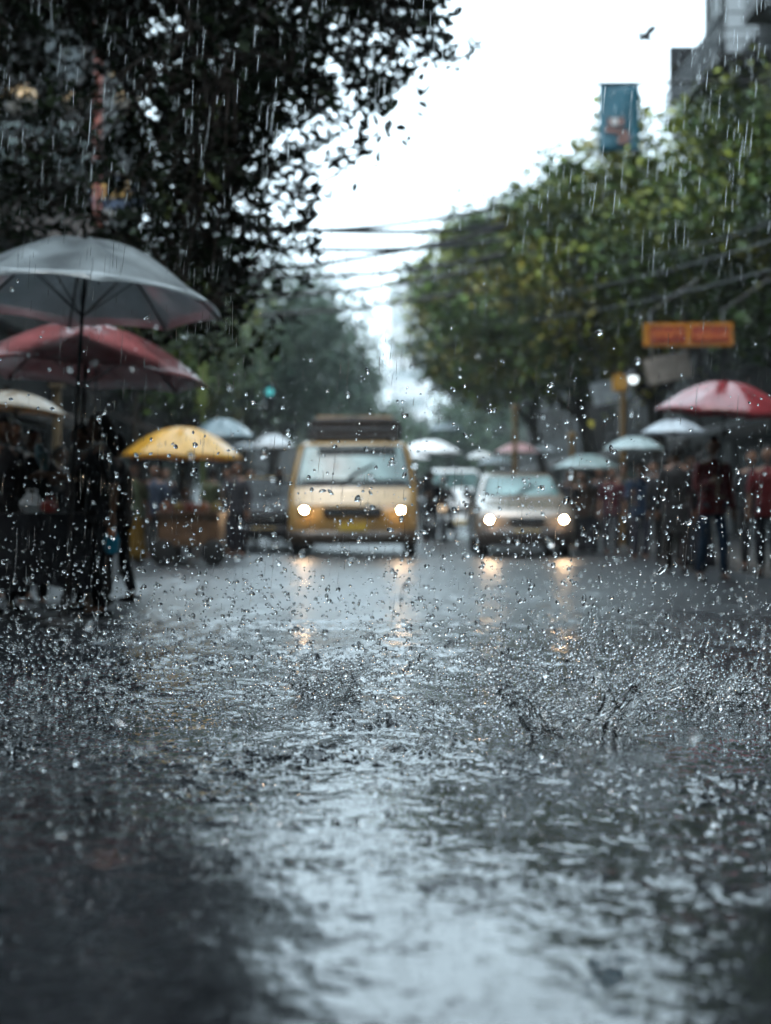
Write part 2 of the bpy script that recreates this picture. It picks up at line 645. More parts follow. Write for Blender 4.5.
# the near tree: its trunk stands just outside the frame, its limbs hang over the street
def near_tree():
    rnd = random.Random(3)
    bx, by = -5.0, 16.5
    root = empty('street_tree', (bx, by, 0), 0, 'large dark tree overhanging the market umbrellas, black leaves against the sky', 'tree')
    B = Vector((bx, by, 0))
    mb = MB()
    fork = Vector((.35, -.2, 7.0))
    mb.tube([(0, 0, -.05), (0, 0, .2), (.05, 0, 2.5), fork], [.5, .38, .33, .3], 12)
    limbs_to = [(452, 62, 15, .11), (385, 95, 14.6, .09), (366, 152, 15.2, .07), (318, 215, 15.8, .07), (275, 270, 16.5, .08),
                (418, 14, 14.2, .09), (235, 292, 17, .07), (230, 60, 13.6, .09), (140, -30, 15.5, .09), (310, 120, 16, .08), (300, -60, 14.5, .1),
                (430, -90, 15.2, .1), (60, -100, 16, .1), (215, 200, 17, .08), (-40, -40, 14.5, .08)]
    tips = []
    for (px, py, d, rr) in limbs_to:
        e = P(px, py, d) - B
        mid = fork.lerp(e, .5) + Vector((rnd.uniform(-.2, .2), rnd.uniform(-.3, .3), .7))
        q = [fork - Vector((0, 0, .15)), fork.lerp(mid, .5) + Vector((0, 0, .2)), mid, mid.lerp(e, .5) + Vector((0, 0, .12)), e]
        mb.tube(q, [rr * 1.5, rr * 1.1, rr * .75, rr * .4, rr * .1], 7)
        tips.append(q)

    def xmax(y):
        ys = [-420, 0, 30, 62, 75, 95, 115, 150, 165, 200, 230, 265, 300, 320]
        xs = [470, 440, 440, 462, 420, 392, 352, 366, 330, 312, 296, 270, 240, 200]
        return float(np.interp(y, ys, xs))
    pts, tid, nc = [], [], 0

    def clump(px, py, d, n, s):
        nonlocal nc
        c = P(px, py, d) - B
        best, bp_ = 1e9, None
        for q in tips:
            for a, b in zip(q[1:], q[2:]):
                for t in (.2, .6, 1):
                    w = a.lerp(b, t)
                    if (w - c).length < best:
                        best, bp_ = (w - c).length, w
        mb.tube([bp_, bp_.lerp(c, .5) + Vector((rnd.uniform(-.1, .1), rnd.uniform(-.1, .1), .08)), c], [.018, .011, .005], 5)
        for _ in range(3):
            e = c + Vector((rnd.gauss(0, s), rnd.gauss(0, s), rnd.gauss(0, s)))
            mb.tube([c, e], [.006, .003], 4)
        m_ = max(2, n // 7)
        sub = np.clip(rng.normal(0, 1, (m_, 3)), -1.6, 1.6) * s + np.array(c)
        q = sub[rng.integers(0, m_, n)] + np.clip(rng.normal(0, 1, (n, 3)), -1.8, 1.8) * min(.075, s * .5)
        for v in sub:
            mb.tube([c, c.lerp(Vector(v), .5) + Vector((0, 0, .02)), Vector(v)], [.006, .005, .003], 4, cap=False)
        pts.append(q)
        tid.append(np.full(n, nc))
        nc += 1
    # edge sprays
    for (px, py, s, n) in [(466, 64, .09, 14), (456, 60, .11, 16), (438, 52, .15, 20), (445, 30, .12, 10), (420, 60, .15, 18), (428, 8, .15, 14), (405, 40, .2, 26),
                           (398, 88, .13, 12), (380, 78, .2, 22), (362, 100, .16, 14), (372, 150, .1, 9), (358, 142, .12, 10),
                           (350, 50, .25, 34), (385, 20, .25, 34), (372, 110, .09, 6), (340, 160, .15, 14), (318, 178, .15, 16),
                           (312, 205, .15, 16), (298, 228, .2, 22), (283, 250, .2, 26), (270, 272, .2, 26), (252, 290, .2, 26)]:
        clump(px, py, rnd.uniform(14.2, 15.8), n, s)
    # body of the canopy
    k = 0
    while k < 1250:
        py = rnd.uniform(-420, 310)
        xm = xmax(py)
        px = rnd.uniform(-120, xm - 14)
        # thin window through which the building shows
        if px < 172 and 25 < py < 250 and rnd.random() < .77:
            continue
        if abs(px - 98) < 26 and 0 < py < 135 and rnd.random() < .8:
            continue
        if px < 140 and py > 235:
            continue
        # sky holes towards the rim
        edge = (xm - px) / 210
        if edge < 1 and 10 < py < 270 and rnd.random() > .25 + .65 * edge:
            continue
        d = rnd.uniform(13.4, 18.5)
        clump(px, py, d, int(rnd.uniform(55, 100) * (.6 if edge < .5 else 1)), rnd.uniform(.2, .34))
        k += 1
    mb.build('trunk', M_bark, root)
    C = np.concatenate(pts)
    T = np.concatenate(tid)
    g = [(.007, .012, .006), (.011, .018, .008), (.024, .032, .01)]  # kept near black: the backlit silhouette is put into the tints
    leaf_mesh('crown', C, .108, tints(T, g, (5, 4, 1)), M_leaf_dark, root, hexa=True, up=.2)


near_tree()

# ------------------------------------------------------------------ buildings
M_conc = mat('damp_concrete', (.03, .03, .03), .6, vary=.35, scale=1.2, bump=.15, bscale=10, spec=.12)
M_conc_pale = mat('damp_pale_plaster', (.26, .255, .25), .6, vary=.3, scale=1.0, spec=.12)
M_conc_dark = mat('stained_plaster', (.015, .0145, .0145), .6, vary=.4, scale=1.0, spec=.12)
M_win = mat('window_glass', (.02, .027, .03), .15, spec=.3, vary=.3, scale=2)
M_frame = mat('window_frame', (.04, .038, .036), .5, spec=.12)
M_metal_rail = mat('railing_metal', (.05, .055, .06), .45, .4)
M_shutter = mat('shop_shutter', (.03, .03, .032), .4, .3, vary=.3, spec=.12)
M_tarp_blue = mat('blue_tarp', (.03, .09, .16), .3, vary=.3, bump=.4, bscale=5)
M_tarp_brown = mat('brown_tarp', (.06, .04, .028), .35, vary=.4, scale=5, bump=.5, bscale=6)
M_awn = mat('awning_cloth', (.035, .03, .028), .5, vary=.4, bump=.3, bscale=4, spec=.12)


def window(parent, c, w, h, axis, mw=M_win):
    """window in a face: axis 'x' = face looks along -x/+x side (sign in c[3]); 'y' faces -y"""
    x, y, z, sg = c
    fr = MB()
    if axis == 'y':
        for dx in (-w / 2, w / 2):
            fr.box((x + dx, y - .03, z), (.07, .1, h + .07))
        for dz in (-h / 2, h / 2):
            fr.box((x, y - .032, z + dz), (w - .072, .1, .07))
        fr.box((x, y - .028, z), (.04, .07, h - .072))
        f = fr.build('window', M_frame, parent, smooth=False)
        MB().box((x, y - .012, z), (w - .08, .03, h - .08)).build('pane', mw, f, smooth=False)
        MB().box((x, y - .08, z - h / 2 - .08), (w + .3, .2, .07)).build('sill', M_conc, f, smooth=False)
    else:
        for dy in (-w / 2, w / 2):
            fr.box((x + sg * .03, y + dy, z), (.1, .07, h + .07))
        for dz in (-h / 2, h / 2):
            fr.box((x + sg * .032, y, z + dz), (.1, w - .072, .07))
        fr.box((x + sg * .028, y, z), (.07, .04, h - .072))
        f = fr.build('window', M_frame, parent, smooth=False)
        MB().box((x + sg * .012, y, z), (.03, w - .08, h - .08)).build('pane', mw, f, smooth=False)
        MB().box((x + sg * .08, y, z - h / 2 - .08), (.2, w + .3, .07)).build('sill', M_conc, f, smooth=False)


def balcony(parent, x, y, z, L, sg, depth=1.0):
    """balcony on a street side wall (wall plane x, sticking out along sg)"""
    b = MB().box((x + sg * (depth / 2 + .005), y, z), (depth, L, .16)).build('balcony', M_conc_dark, parent, smooth=False)
    rl = MB()
    xo = x + sg * (depth - .06)
    for dz in (.35, .62, 1.0):
        rl.tube([(xo, y - L / 2, z + dz), (xo, y + L / 2, z + dz)], .022, 6)
    n = max(3, int(L / .18))
    for i in range(n + 1):
        yy = y - L / 2 + L * i / n
        rl.tube([(xo, yy, z + .08), (xo, yy, z + 1.0)], .012, 5)
    for yy in (y - L / 2, y + L / 2):
        for dz in (.35, .62, 1.0):
            rl.tube([(x + sg * .02, yy, z + dz), (xo, yy, z + dz)], .02, 6)
    rl.build('railing', M_metal_rail, b)


def building(name, x0, x1, y0, y1, h, label, wallm, side, storeys, nwin, group=None, parapet=.7, balc=(), front=0, cat='building', shop=True):
    """side: +1 street wall is at x1 (building left of road), -1 street wall at x0"""
    root = empty(name, ((x0 + x1) / 2, (y0 + y1) / 2, 0), 0, label, cat, group)
    ox, oy = (x0 + x1) / 2, (y0 + y1) / 2
    w, l = x1 - x0, y1 - y0
    mb = MB().box((0, 0, h / 2), (w, l, h))
    for k in range(1, storeys):
        z = h * k / storeys + .3
        mb.box((0, 0, z), (w + .16, l + .16, .14))
    mb.build('wall', wallm, root, smooth=False)
    rf = MB().box((0, 0, h + .08), (w + .5, l + .5, .16))
    rf.box((0, -l / 2 - .1, h + .16 + parapet / 2), (w + .3, .14, parapet)).box((0, l / 2 + .1, h + .16 + parapet / 2), (w + .3, .14, parapet))
    rf.box((-w / 2 - .1, 0, h + .16 + parapet / 2), (.14, l + .04, parapet)).box((w / 2 + .1, 0, h + .16 + parapet / 2), (.14, l + .04, parapet))
    rf.build('roof', wallm, root, smooth=False)
    xs = w / 2 if side > 0 else -w / 2
    sh = h / storeys
    for k in range(1, storeys):
        for i in range(nwin):
            yy = -l / 2 + l * (i + .5) / nwin
            window(root, (xs, yy, sh * k + sh * .58, side), min(1.3, l / nwin * .5), sh * .46, 'x')
        if k in balc:
            balcony(root, xs, 0, sh * k + .3, l * .86, side, 1.1)
    for k in range(1, storeys):
        for i in range(front):
            xx = -w / 2 + w * (i + .5) / front
            window(root, (xx, -l / 2, sh * k + sh * .58, 1), min(1.4, w / front * .5), sh * .46, 'y')
    if shop:
        n = max(1, int(l / 4))
        for i in range(n):
            yy = -l / 2 + l * (i + .5) / n
            MB().box((xs + side * .03, yy, 1.35), (.08, l / n * .78, 2.4)).build('shop_front', M_shutter if i % 2 else M_win, root, smooth=False)
            aw = MB()
            a, bq = l / n * .42, 1.3
            aw.add([(xs + side * .02, yy - a, 3.1), (xs + side * bq, yy - a, 2.65), (xs + side * bq, yy + a, 2.65), (xs + side * .02, yy + a, 3.1),
                    (xs + side * .02, yy - a, 3.05), (xs + side * bq, yy - a, 2.45), (xs + side * bq, yy + a, 2.45), (xs + side * .02, yy + a, 3.05)],
                   [(0, 1, 2, 3), (7, 6, 5, 4), (0, 4, 5, 1), (1, 5, 6, 2), (2, 6, 7, 3), (3, 7, 4, 0)])
            aw.build('awning', M_awn, root, smooth=False)
    return root


# left: corner building with the balcony facing the camera
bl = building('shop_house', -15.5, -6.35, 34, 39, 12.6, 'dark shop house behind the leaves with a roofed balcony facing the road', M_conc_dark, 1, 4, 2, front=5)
bf = MB()
# front balcony and its posts
bf.box((0, -2.5 - .55, 8.15), (9.1, 1.1, .2))
bb = bf.build('balcony', M_conc_dark, bl, smooth=False)
rl = MB()
for dz in (.35, .7, 1.05):
    rl.tube([(-4.5, -3.5, 8.25 + dz), (4.5, -3.5, 8.25 + dz)], .035, 6)
for i in range(46):
    rl.tube([(-4.5 + i * .2, -3.5, 8.2), (-4.5 + i * .2, -3.5, 9.3)], .015, 5)
rl.build('railing', mat('green_rail', (.05, .09, .09), .4), bb)
for x in (-4.4, -1.0, 2.2, 4.4):
    MB().box((x, -2.95, 4.05), (.24, .24, 8.0)).build('column', M_conc_dark, bl, smooth=False)
MB().box((0, -3.05, 7.3), (9.2, .12, .75)).build('beam', mat('timber_beam', (.05, .035, .03), .5, vary=.3), bl, smooth=False)
# rest of the market row
ROWG = 'low market houses'
building('market_house', -14, -6.5, 40, 47, 4.6, 'low dark market house behind the first market tree', M_conc_dark, 1, 1, 2, ROWG)
building('market_house', -14, -6.5, 48, 58, 5.4, 'low grey market house beneath the tall hazy tree', M_conc, 1, 2, 3, ROWG)
building('market_house', -14, -6.6, 59, 76, 6.0, 'hazed market house far along the row behind the yellow van', M_conc, 1, 2, 5, ROWG)
building('market_house', -14, -7.4, 18, 33, 4.4, 'single storey shop row behind the near parasols', M_conc_dark, 1, 1, 4, ROWG)
# right: tall balcony building and the rest
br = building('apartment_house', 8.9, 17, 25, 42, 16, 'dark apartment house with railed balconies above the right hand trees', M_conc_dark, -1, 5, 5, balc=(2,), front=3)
for bz_, by_, bl_ in ((11.3, 4.6, 7.0), (11.3, -4.6, 6.5), (13.9, -5.2, 6.0)):
    balcony(br, -4.05, by_, bz_, bl_, -1, 1.25)
MB().box((-4.75, 3.0, 15.5), (1.5, 9, .14), rot=(0, R(8), 0)).build('eaves', M_conc_dark, br, smooth=False)
MB().box((-4.5, 6.0, 12.75), (.6, .8, .6), bevel=.04).build('air_conditioner', M_conc, br)
MB().box((-4.8, 7.3, 12.6), (.9, .12, 1.6)).build('screen', M_shutter, br, smooth=False)
MB().box((-4.6, 1.6, 12.5), (.06, 3.2, 1.9)).build('screen', M_shutter, br, smooth=False)
MB().box((-3.2, 5.6, 17.0), (1.6, 1.6, 1.5), bevel=.1).build('water_tank', M_plastic, br)
building('apartment_house', 8.9, 17, 43, 60, 8.2, 'lower grey apartment house hidden behind the ochre-leaved trees', M_conc, -1, 3, 6)
building('apartment_house', 8.2, 16, 61, 86, 9.5, 'hazy apartment house behind the last tree of the row', M_conc, -1, 3, 7)
bt = building('apartment_block', 7.6, 18, 110, 140, 20.2, 'tall hazy block with roof canopy showing over the right hand trees', M_conc, -1, 6, 7, shop=False)
MB().box((-2.6, -8, 22.1), (9.5, 12, .35)).build('roof_canopy', M_conc_dark, bt, smooth=False)
for yy in (-13, -3):
    MB().box((-5.0, yy, 21.0), (.3, .3, 2.0)).build('roof_post', M_conc_dark, bt, smooth=False)
# tower at the end, wall and window colours paled in place of haze
tw = empty('tower_block', (2.6, 175, 0), 0, 'pale stepped tower block with mist put into its colours at the street end', 'building')
MB().box((0, 0, 12.4), (4.4, 8, 24.8)).box((.2, 0, 25.6), (3.4, 6, 1.6)).build('wall', mat('haze_paled_render', (.5, .51, .52), .6, vary=.1), tw, smooth=False)
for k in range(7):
    MB().box((0, -4.02, 3 + k * 3.2), (3.8, .06, 1.3)).build('window', mat('haze_paled_glass', (.34, .38, .40), .4, spec=.2), tw, smooth=False)
MB().box((-.1, 0, 25.0), (4.8, 8.4, .36)).build('roof', mat('haze_paled_glass'), tw, smooth=False)
tw2 = building('office_block', -22, -6.9, 120, 150, 8.0, 'faint office block behind the misty trees past the van', M_conc, 1, 3, 6, shop=False)
building('office_block', -9, 4, 200, 206, 13, 'pale block closing the street behind the mist', M_conc, 1, 5, 3, shop=False, front=6)

# grey corner pier of the shop at the frame edge, right
sp = empty('shop_kiosk', (9.2 - .5, 23.2, .12), 0, 'pale grey shop front with dark eaves at the edge beside the tree', 'shop')
MB().box((.3, 0, 1.6), (1.6, 2.6, 3.2), bevel=.02).build('wall', M_conc_dark, sp, smooth=False)
MB().box((.2, .1, 4.05), (1.7, 2.8, 1.7), bevel=.02).build('upper_wall', M_conc_pale, sp, smooth=False)
MB().box((0, 0, 3.24), (2.3, 3.2, .1), rot=(0, R(-4), 0)).build('eaves', M_conc_dark, sp, smooth=False)
MB().box((.2, -1.325, 2.75), (1.3, .05, .5)).build('fascia_board', mat('fascia', (.16, .13, .10), .4, vary=.4), sp, smooth=False)

# unseen houses and trees added behind the camera to block sky light
building('shop_house', -15, -7.5, -32, 15, 12.0, 'unseen row of shop houses added behind the viewpoint as shade, market side', M_conc_dark, 1, 4, 8, parapet=.6)
building('apartment_house', 8.9, 17, -32, 23, 13.0, 'unseen apartment house added behind the viewpoint as shade, banner side', M_conc_dark, -1, 4, 8, parapet=.6)
building('shop_house', -9, 9, -46, -38, 12.0, 'unseen shop house added behind the viewpoint to close off sky light', M_conc_dark, -1, 4, 3, parapet=.6, shop=False)
BG_ = 'unseen trees added around the viewpoint as shade'  # out of view, added to dim the sky light on the street
for i, (x, y, ox) in enumerate(((-6.2, 4, 2.2), (6.4, 9, -1.8), (6.3, -3, -2.2), (-6.2, -8, 2.4), (-6, -20, 2), (6.2, -16, -2))):
    tree('street_tree', x, y, 8.2, (4.2, 4.6, 3.0), 'unseen broad dark tree added around the viewpoint as shade', BG_, .28, 130, 60, .36, .6, seed=30 + i, weights=(5, 3, .5, .05), off=(ox, 0))

# ------------------------------------------------------------------ signs, lamps, banner
M_orange = mat('orange_sign_paint', (.34, .13, .012), .35, vary=.2)
M_red = mat('red_sign_paint', (.16, .014, .01), .4, vary=.3)
M_navy = mat('navy_sign_paint', (.02, .035, .07), .4, vary=.3)
M_ochre = mat('ochre_paint', (.35, .2, .04), .4, vary=.3)


def ragged_word(mb, x0, x1, z, h, y, seed, n):
    """a row of blunt letter-like strokes, too blurred in the photo to read"""
    rd = random.Random(seed)
    w = (x1 - x0) / n
    for i in range(n):
        xx = x0 + w * (i + .5)
        hh = h * rd.uniform(.75, 1.0)
        mb.box((xx - w * .26, y, z), (w * .26, .014, hh))
        mb.box((xx + w * .2, y + .001, z + rd.choice((-1, 0, 1)) * hh * .3), (w * .5, .012, hh * .3))
        if rd.random() < .6:
            mb.box((xx + w * .3, y + .0005, z), (w * .2, .013, hh * rd.uniform(.6, 1)))
    return mb


c = P(688, 335, 25.4)
sg = empty('shop_sign', c, R(-4), 'long orange shop sign with two dark red words below the trees', 'sign')
MB().box((0, 0, 0), (1.72, .10, .46), bevel=.015).build('board', M_orange, sg)
MB().box((-.40, -.055, 0), (.70, .014, .32)).box((.42, -.055, 0), (.74, .014, .32)).build('red_panel', M_red, sg, smooth=False)
lt = MB()
ragged_word(lt, -.72, -.08, 0, .2, -.065, 3, 5)
ragged_word(lt, .10, .76, 0, .2, -.065, 4, 6)
lt.build('lettering', mat('dark_lettering', (.45, .12, .03), .4), sg, smooth=False)
sg.scale = (.87, .87, .87)
br_ = MB()
for dx in (-.7, .7):
    br_.tube([(dx, .05, .1), (dx, .4, .5), (dx + 1.0, .7, 1.2)], .02, 6)
br_.build('bracket', M_black_metal, sg)

# navy and amber sign board on the left building
c = P(117, 195, 33)
sg = empty('sign_board', c, 0, 'navy sign board with an amber panel hung on the dark shop house', 'sign')
MB().box((0, 0, 0), (1.36, .08, .92), bevel=.015).build('frame', mat('sign_frame', (.12, .11, .10), .4), sg)
MB().box((0, -.043, .04), (1.24, .012, .72)).build('panel', M_navy, sg, smooth=False)
MB().box((-.1, -.053, .1), (.82, .012, .34)).build('amber_panel', M_ochre, sg, smooth=False)
lt = MB()
ragged_word(lt, -.45, .25, .1, .16, -.061, 8, 6)
lt.build('lettering', M_red, sg, smooth=False)
# round disc sign
c = P(122, 68, 33)
sg = empty('round_sign', c, 0, 'round grey disc sign with a small ochre label among the leaves', 'sign')
MB().lathe([(.30, -.05), (.32, -.03), (.32, .03), (.30, .05)], n=28, axis='y').build('disc', mat('grey_disc', (.11, .12, .13), .4), sg)
MB().box((-.02, -.06, -.03), (.46, .014, .30)).build('label_panel', M_ochre, sg, smooth=False)
MB().tube([(0, .05, 0), (0, .9, -.1)], .03, 6).build('bracket', M_black_metal, sg)
# orange-red vertical post
c = P(98, 118, 32)
pl = MB().tube([(0, 0, -2.2), (0, 0, 0), (.06, 0, 2.35)], .085, 10)
pl.box((0, 0, -2.25), (.3, .3, .12))
pl = pl.build('banner_pole', mat('rust_red_paint', (.17, .03, .014), .4, vary=.3), loc=c)
tag(pl, 'rust red vertical pole rising from the balcony of the dark shop house', 'pole')
# globe lamps on the balcony
LGp = 'unlit lamps on the balcony'
for (px, py, w, lab) in ((22, 102, .34, 'large round dim lamp on the dark shop house balcony'), (76, 103, .22, 'small amber capped lamp left of the rust red pole'),
                         (128, 104, .24, 'small amber capped lamp right of the rust red pole')):
    c = P(px, py, 31.0)
    lp = empty('balcony_lamp', c, 0, lab, 'lamp', LGp)
    MB().ball((0, 0, 0), w, 18, 12).build('globe', mat('frosted_globe', (.14, .12, .10), .3, vary=.2), lp)
    MB().lathe([(w * 1.08, .02), (w * .95, w * .5), (w * .5, w * .92), (0, w * 1.06)], n=20).build('cap', mat('amber_cap', (.35, .2, .07), .3), lp)
    MB().tube([(0, 0, -w * .9), (0, 0, -w - .5)], .03, 8).build('stem', M_black_metal, lp)

# teal banner on its boom
c = P(597, 84, 29.3)
bn = empty('hanging_banner', c, 0, 'teal banner hanging from a horizontal boom in front of the pale sky', 'banner')
s_ = 29.3 / F
MB().tube([(-.05, 0, 0), (4.75, 0, .05)], .035, 8).build('boom', M_black_metal, bn)
vs, fs = [], []
W_, H_ = 40 * s_, 66 * s_
for j in range(13):
    for i in range(9):
        u, v = i / 8, j / 12
        vs.append((.04 + u * W_, .03 * math.sin(u * 7 + v * 3) * (.3 + v), -.03 - v * H_))
for j in range(12):
    for i in range(8):
        a = j * 9 + i
        fs.append((a, a + 9, a + 10, a + 1))
cl = MB().add(vs, fs).build('cloth', mat('teal_cloth', (.007, .085, .125), .5, vary=.25, scale=2, translucent=.25), bn)
sd = cl.modifiers.new('thick', 'SOLIDIFY')
sd.thickness = .008
em = MB()
zz = -.03 - H_ * .72
em.box((.04 + W_ * .42, -.055, zz + .02), (W_ * .6, .012, .09), rot=(0, R(7), 0)).box((.04 + W_ * .40, -.056, zz + .2), (W_ * .42, .012, .16))
em.box((.04 + W_ * .60, -.056, zz - .14), (W_ * .3, .012, .18))
em.build('emblem', mat('emblem_red', (.13, .06, .05), .5, vary=.3), bn, smooth=False)
MB().box((.04 + W_ * .37, -.066, zz + .2), (W_ * .16, .012, .13)).build('emblem_patch', mat('emblem_white', (.36, .36, .36), .5), bn, smooth=False)
MB().tube([(.05, 0, -.03 - H_), (.04 + W_, 0, -.03 - H_)], .02, 6).build('hem_bar', M_black_metal, bn)

# lit lamp at the shop front and its amber neighbours (right)
c = P(633, 379, 30)
lp = empty('shop_lamp', c, 0, 'lit white lamp hanging at the shops behind the teal umbrella', 'lamp')
MB().ball((0, 0, 0), .09, 14, 10).build('bulb', mat('lamp_glow', (.9, .9, .9), .3, emit=(.85, .97, 1), emit_s=.9), lp)
MB().lathe([(.2, .04), (.17, .12), (.06, .22), (0, .24)], n=18).build('shade', M_black_metal, lp)
MB().tube([(0, 0, .2), (0, .02, 1.2), (.6, .5, 1.9)], .015, 6).build('stem', M_black_metal, lp)
c = P(620, 383, 30.6)
bx = empty('traffic_signal', (c.x, c.y, 0.12), 0, 'amber box on a yellow striped post beside the lit white lamp', 'signal')
zt = c.z - .12
MB().box((0, 0, zt), (.30, .2, .36), bevel=.03).build('box', mat('amber_box', (.35, .17, .02), .35), bx)
MB().tube([(.06, 0, 0), (.06, 0, zt - .15)], .06, 10).build('post', mat('yellow_post', (.12, .065, .015), .4, vary=.3), bx)
for px, d, py, lab in ((515, 36, 405, 'thin ochre post standing behind the tan car'), (572, 33, 432, 'short ochre post with a bulb head beyond the tan car')):
    c = P(px, py, d)
    p_ = MB().tube([(0, 0, 0), (0, 0, c.z - .1)], .06, 10).ball((0, 0, c.z - .1), .11, 12, 8).lathe([(.14, 0), (.12, .1), (.06, .16)], n=14)
    o = p_.build('bollard_post', mat('yellow_post'), loc=(c.x, d, .13 if c.x > XR else 0))
    tag(o, lab, 'post', 'ochre posts at the kerb')
# small pale hanging boards of the shops
for px, py, d, w, h, lab, mcol in ((612, 391, 33, .9, .5, 'pale grey board slung under the trees by the lit lamp', (.3, .32, .33)),
                                   (668, 368, 31, .95, .55, 'tilted beige board under the orange shop sign', (.24, .2, .17))):
    o = MB().box((0, 0, 0), (w, .05, h), rot=(0, R(-12), 0), bevel=.01)
    o.tube([(-w * .35, 0, h * .4), (-w * .35, .2, h * .4 + 1)], .012, 5).tube([(w * .35, 0, h * .4), (w * .35, .2, h * .4 + 1)], .012, 5)
    o = o.build('hanging_board', mat('board_' + lab[:10], mcol, .35, vary=.3), loc=P(px, py, d))
    tag(o, lab, 'board')
# yellow-green slim sign left of the red parasol tip
c = P(203, 385, 30)
o = MB().box((0, 0, 0), (.2, .06, .9), bevel=.01).tube([(0, .0, -.45), (0, 0, -c.z)], .03, 8).build('slim_sign', mat('lime_sign', (.07, .09, .02), .4, vary=.3), loc=c)
tag(o, 'slim lime green sign post beside the tip of the red parasol', 'sign')
c = P(270, 392, 38)
o = empty('signal_light', (c.x, c.y, 0), 0, 'small teal signal lamp on a pole above the white umbrella', 'signal')
MB().tube([(0, 0, 0), (0, 0, c.z - .2)], .05, 8).build('post', M_black_metal, o)
MB().box((0, 0, c.z), (.26, .2, .5), bevel=.03).build('housing', M_plastic, o)
MB().lathe([(.1, -.125), (.1, -.1)], (0, 0, c.z), 14, axis='y').build('lens', mat('teal_lens', (.1, .5, .5), .2, emit=(.15, .8, .8), emit_s=.1), o)

# posts of the market stalls on the left
for px, d, top, w, lab in ((57, 21, 2.6, .09, 'tan wooden upright behind the red parasol pole'), (136, 24, 2.8, .06, 'grey upright behind the yellow umbrella'),
                           (8, 20, 2.5, .06, 'dark grey upright at the edge under the tan awning')):
    o = MB().box((0, 0, top / 2), (w, w, top)).box((0, 0, top + .02), (w * 2, w * 2, .04)).build('stall_post', mat('tan_post', (.26, .19, .11), .5, vary=.3) if px == 57 else M_conc, loc=((px - CX) / F * d, d, 0))
    tag(o, lab, 'post', 'uprights of the market stalls')

# ------------------------------------------------------------------ overhead cables
cab = [((180, 216, 27), (505, 226, 30), .2), ((180, 238, 29), (505, 240, 31), .22), ((170, 276, 31), (505, 228, 32), .2), ((180, 270, 33), (505, 254, 32), .3),
       ((190, 300, 36), (505, 264, 36), .2), ((190, 318, 38), (505, 284, 38), .2), ((175, 226, 34), (505, 206, 33), .3), ((420, 296, 48), (800, 232, 19), .45), ((420, 318, 48), (800, 262, 19), .4),
       ((440, 268, 48), (810, 212, 20), .5)]
for i, (a, b, sag) in enumerate(cab):
    A, B_ = P(*a), P(*b)
    pts = []
    for k in range(17):
        t = k / 16
        p = A.lerp(B_, t)
        p.z -= sag * 4 * t * (1 - t)
        pts.append(p - A)
    o = MB().tube(pts, .052 if i < 7 else .012, 6).build('overhead_cable', M_plastic, loc=A)
    tag(o, 'dark overhead cable sagging across the pale gap of sky' if i < 7 else 'grey overhead cable running along the front of the right hand trees', 'cable',
        'cables across the street' if i < 7 else 'cables along the trees')

# bird
c = P(645, 38, 24)
bd = MB().ball((0, 0, 0), (.12, .05, .05), 12, 8)
bd.ball((-.12, 0, .02), .035, 10, 7).tube([(-.15, 0, .02), (-.185, 0, .012)], [.012, .002], 6)
for s in (-1, 1):
    bd.add([(-.06, 0, .03), (.06, 0, .03), (.09, s * .16, .10), (.02, s * .3, .07), (-.03, s * .16, .12),
            (-.06, 0, .02), (.06, 0, .02), (.09, s * .16, .092), (.02, s * .3, .066), (-.03, s * .16, .11)],
           [(0, 1, 2, 4), (4, 2, 3), (5, 9, 7, 6), (9, 8, 7), (0, 4, 9, 5), (4, 3, 8, 9), (3, 2, 7, 8), (2, 1, 6, 7)])
bd.add([(.1, -.02, 0), (.1, .02, 0), (.22, .05, -.01), (.22, -.05, -.01), (.1, 0, .015)], [(0, 1, 2, 3), (4, 1, 2), (4, 2, 3), (4, 3, 0)])
bd = bd.build('bird', mat('dark_feathers', (.03, .03, .033), .6), loc=c)
bd.rotation_euler = (R(-12), R(16), R(20))
tag(bd, 'small dark bird flying in the sky above the teal banner', 'bird')


# ------------------------------------------------------------------ umbrellas
def canopy_mesh(r, h, nr=8, dome=1.0):
    mb = MB()
    seg, rings = nr * 6, 10
    vs = [(0, 0, h)]
    vb = [(0, 0, h - .004)]
    for j in range(1, rings + 1):
        q = j / rings
        for i in range(seg):
            a = 2 * math.pi * i / seg
            w = abs(math.sin(a * nr / 2)) ** .8          # 0 at a rib, 1 mid panel
            rr = r * q * (1 - .05 * w * q)
            prof = math.cos(q * math.pi / 2 * .98) * .55 + (1 - q ** 2.2) * .45
            z = h * prof - .12 * h * w * math.sin(q * math.pi) + .07 * h * w * q ** 4
            vs.append((rr * math.cos(a), rr * math.sin(a), z))
            vb.append((rr * .998 * math.cos(a), rr * .998 * math.sin(a), z - .004))
    fs = [(0, 1 + i, 1 + (i + 1) % seg) for i in range(seg)]
    for j in range(rings - 1):
        for i in range(seg):
            a, b = 1 + j * seg + i, 1 + j * seg + (i + 1) % seg
            fs.append((a, a + seg, b + seg, b))
    n = len(vs)
    fb = [tuple(n + k for k in reversed(f)) for f in fs]
    rim = []
    k0 = 1 + (rings - 1) * seg
    for i in range(seg):
        a, b = k0 + i, k0 + (i + 1) % seg
        rim.append((a, a + n, b + n, b))
    mb.add(vs + vb, fs + fb + rim)
    return mb


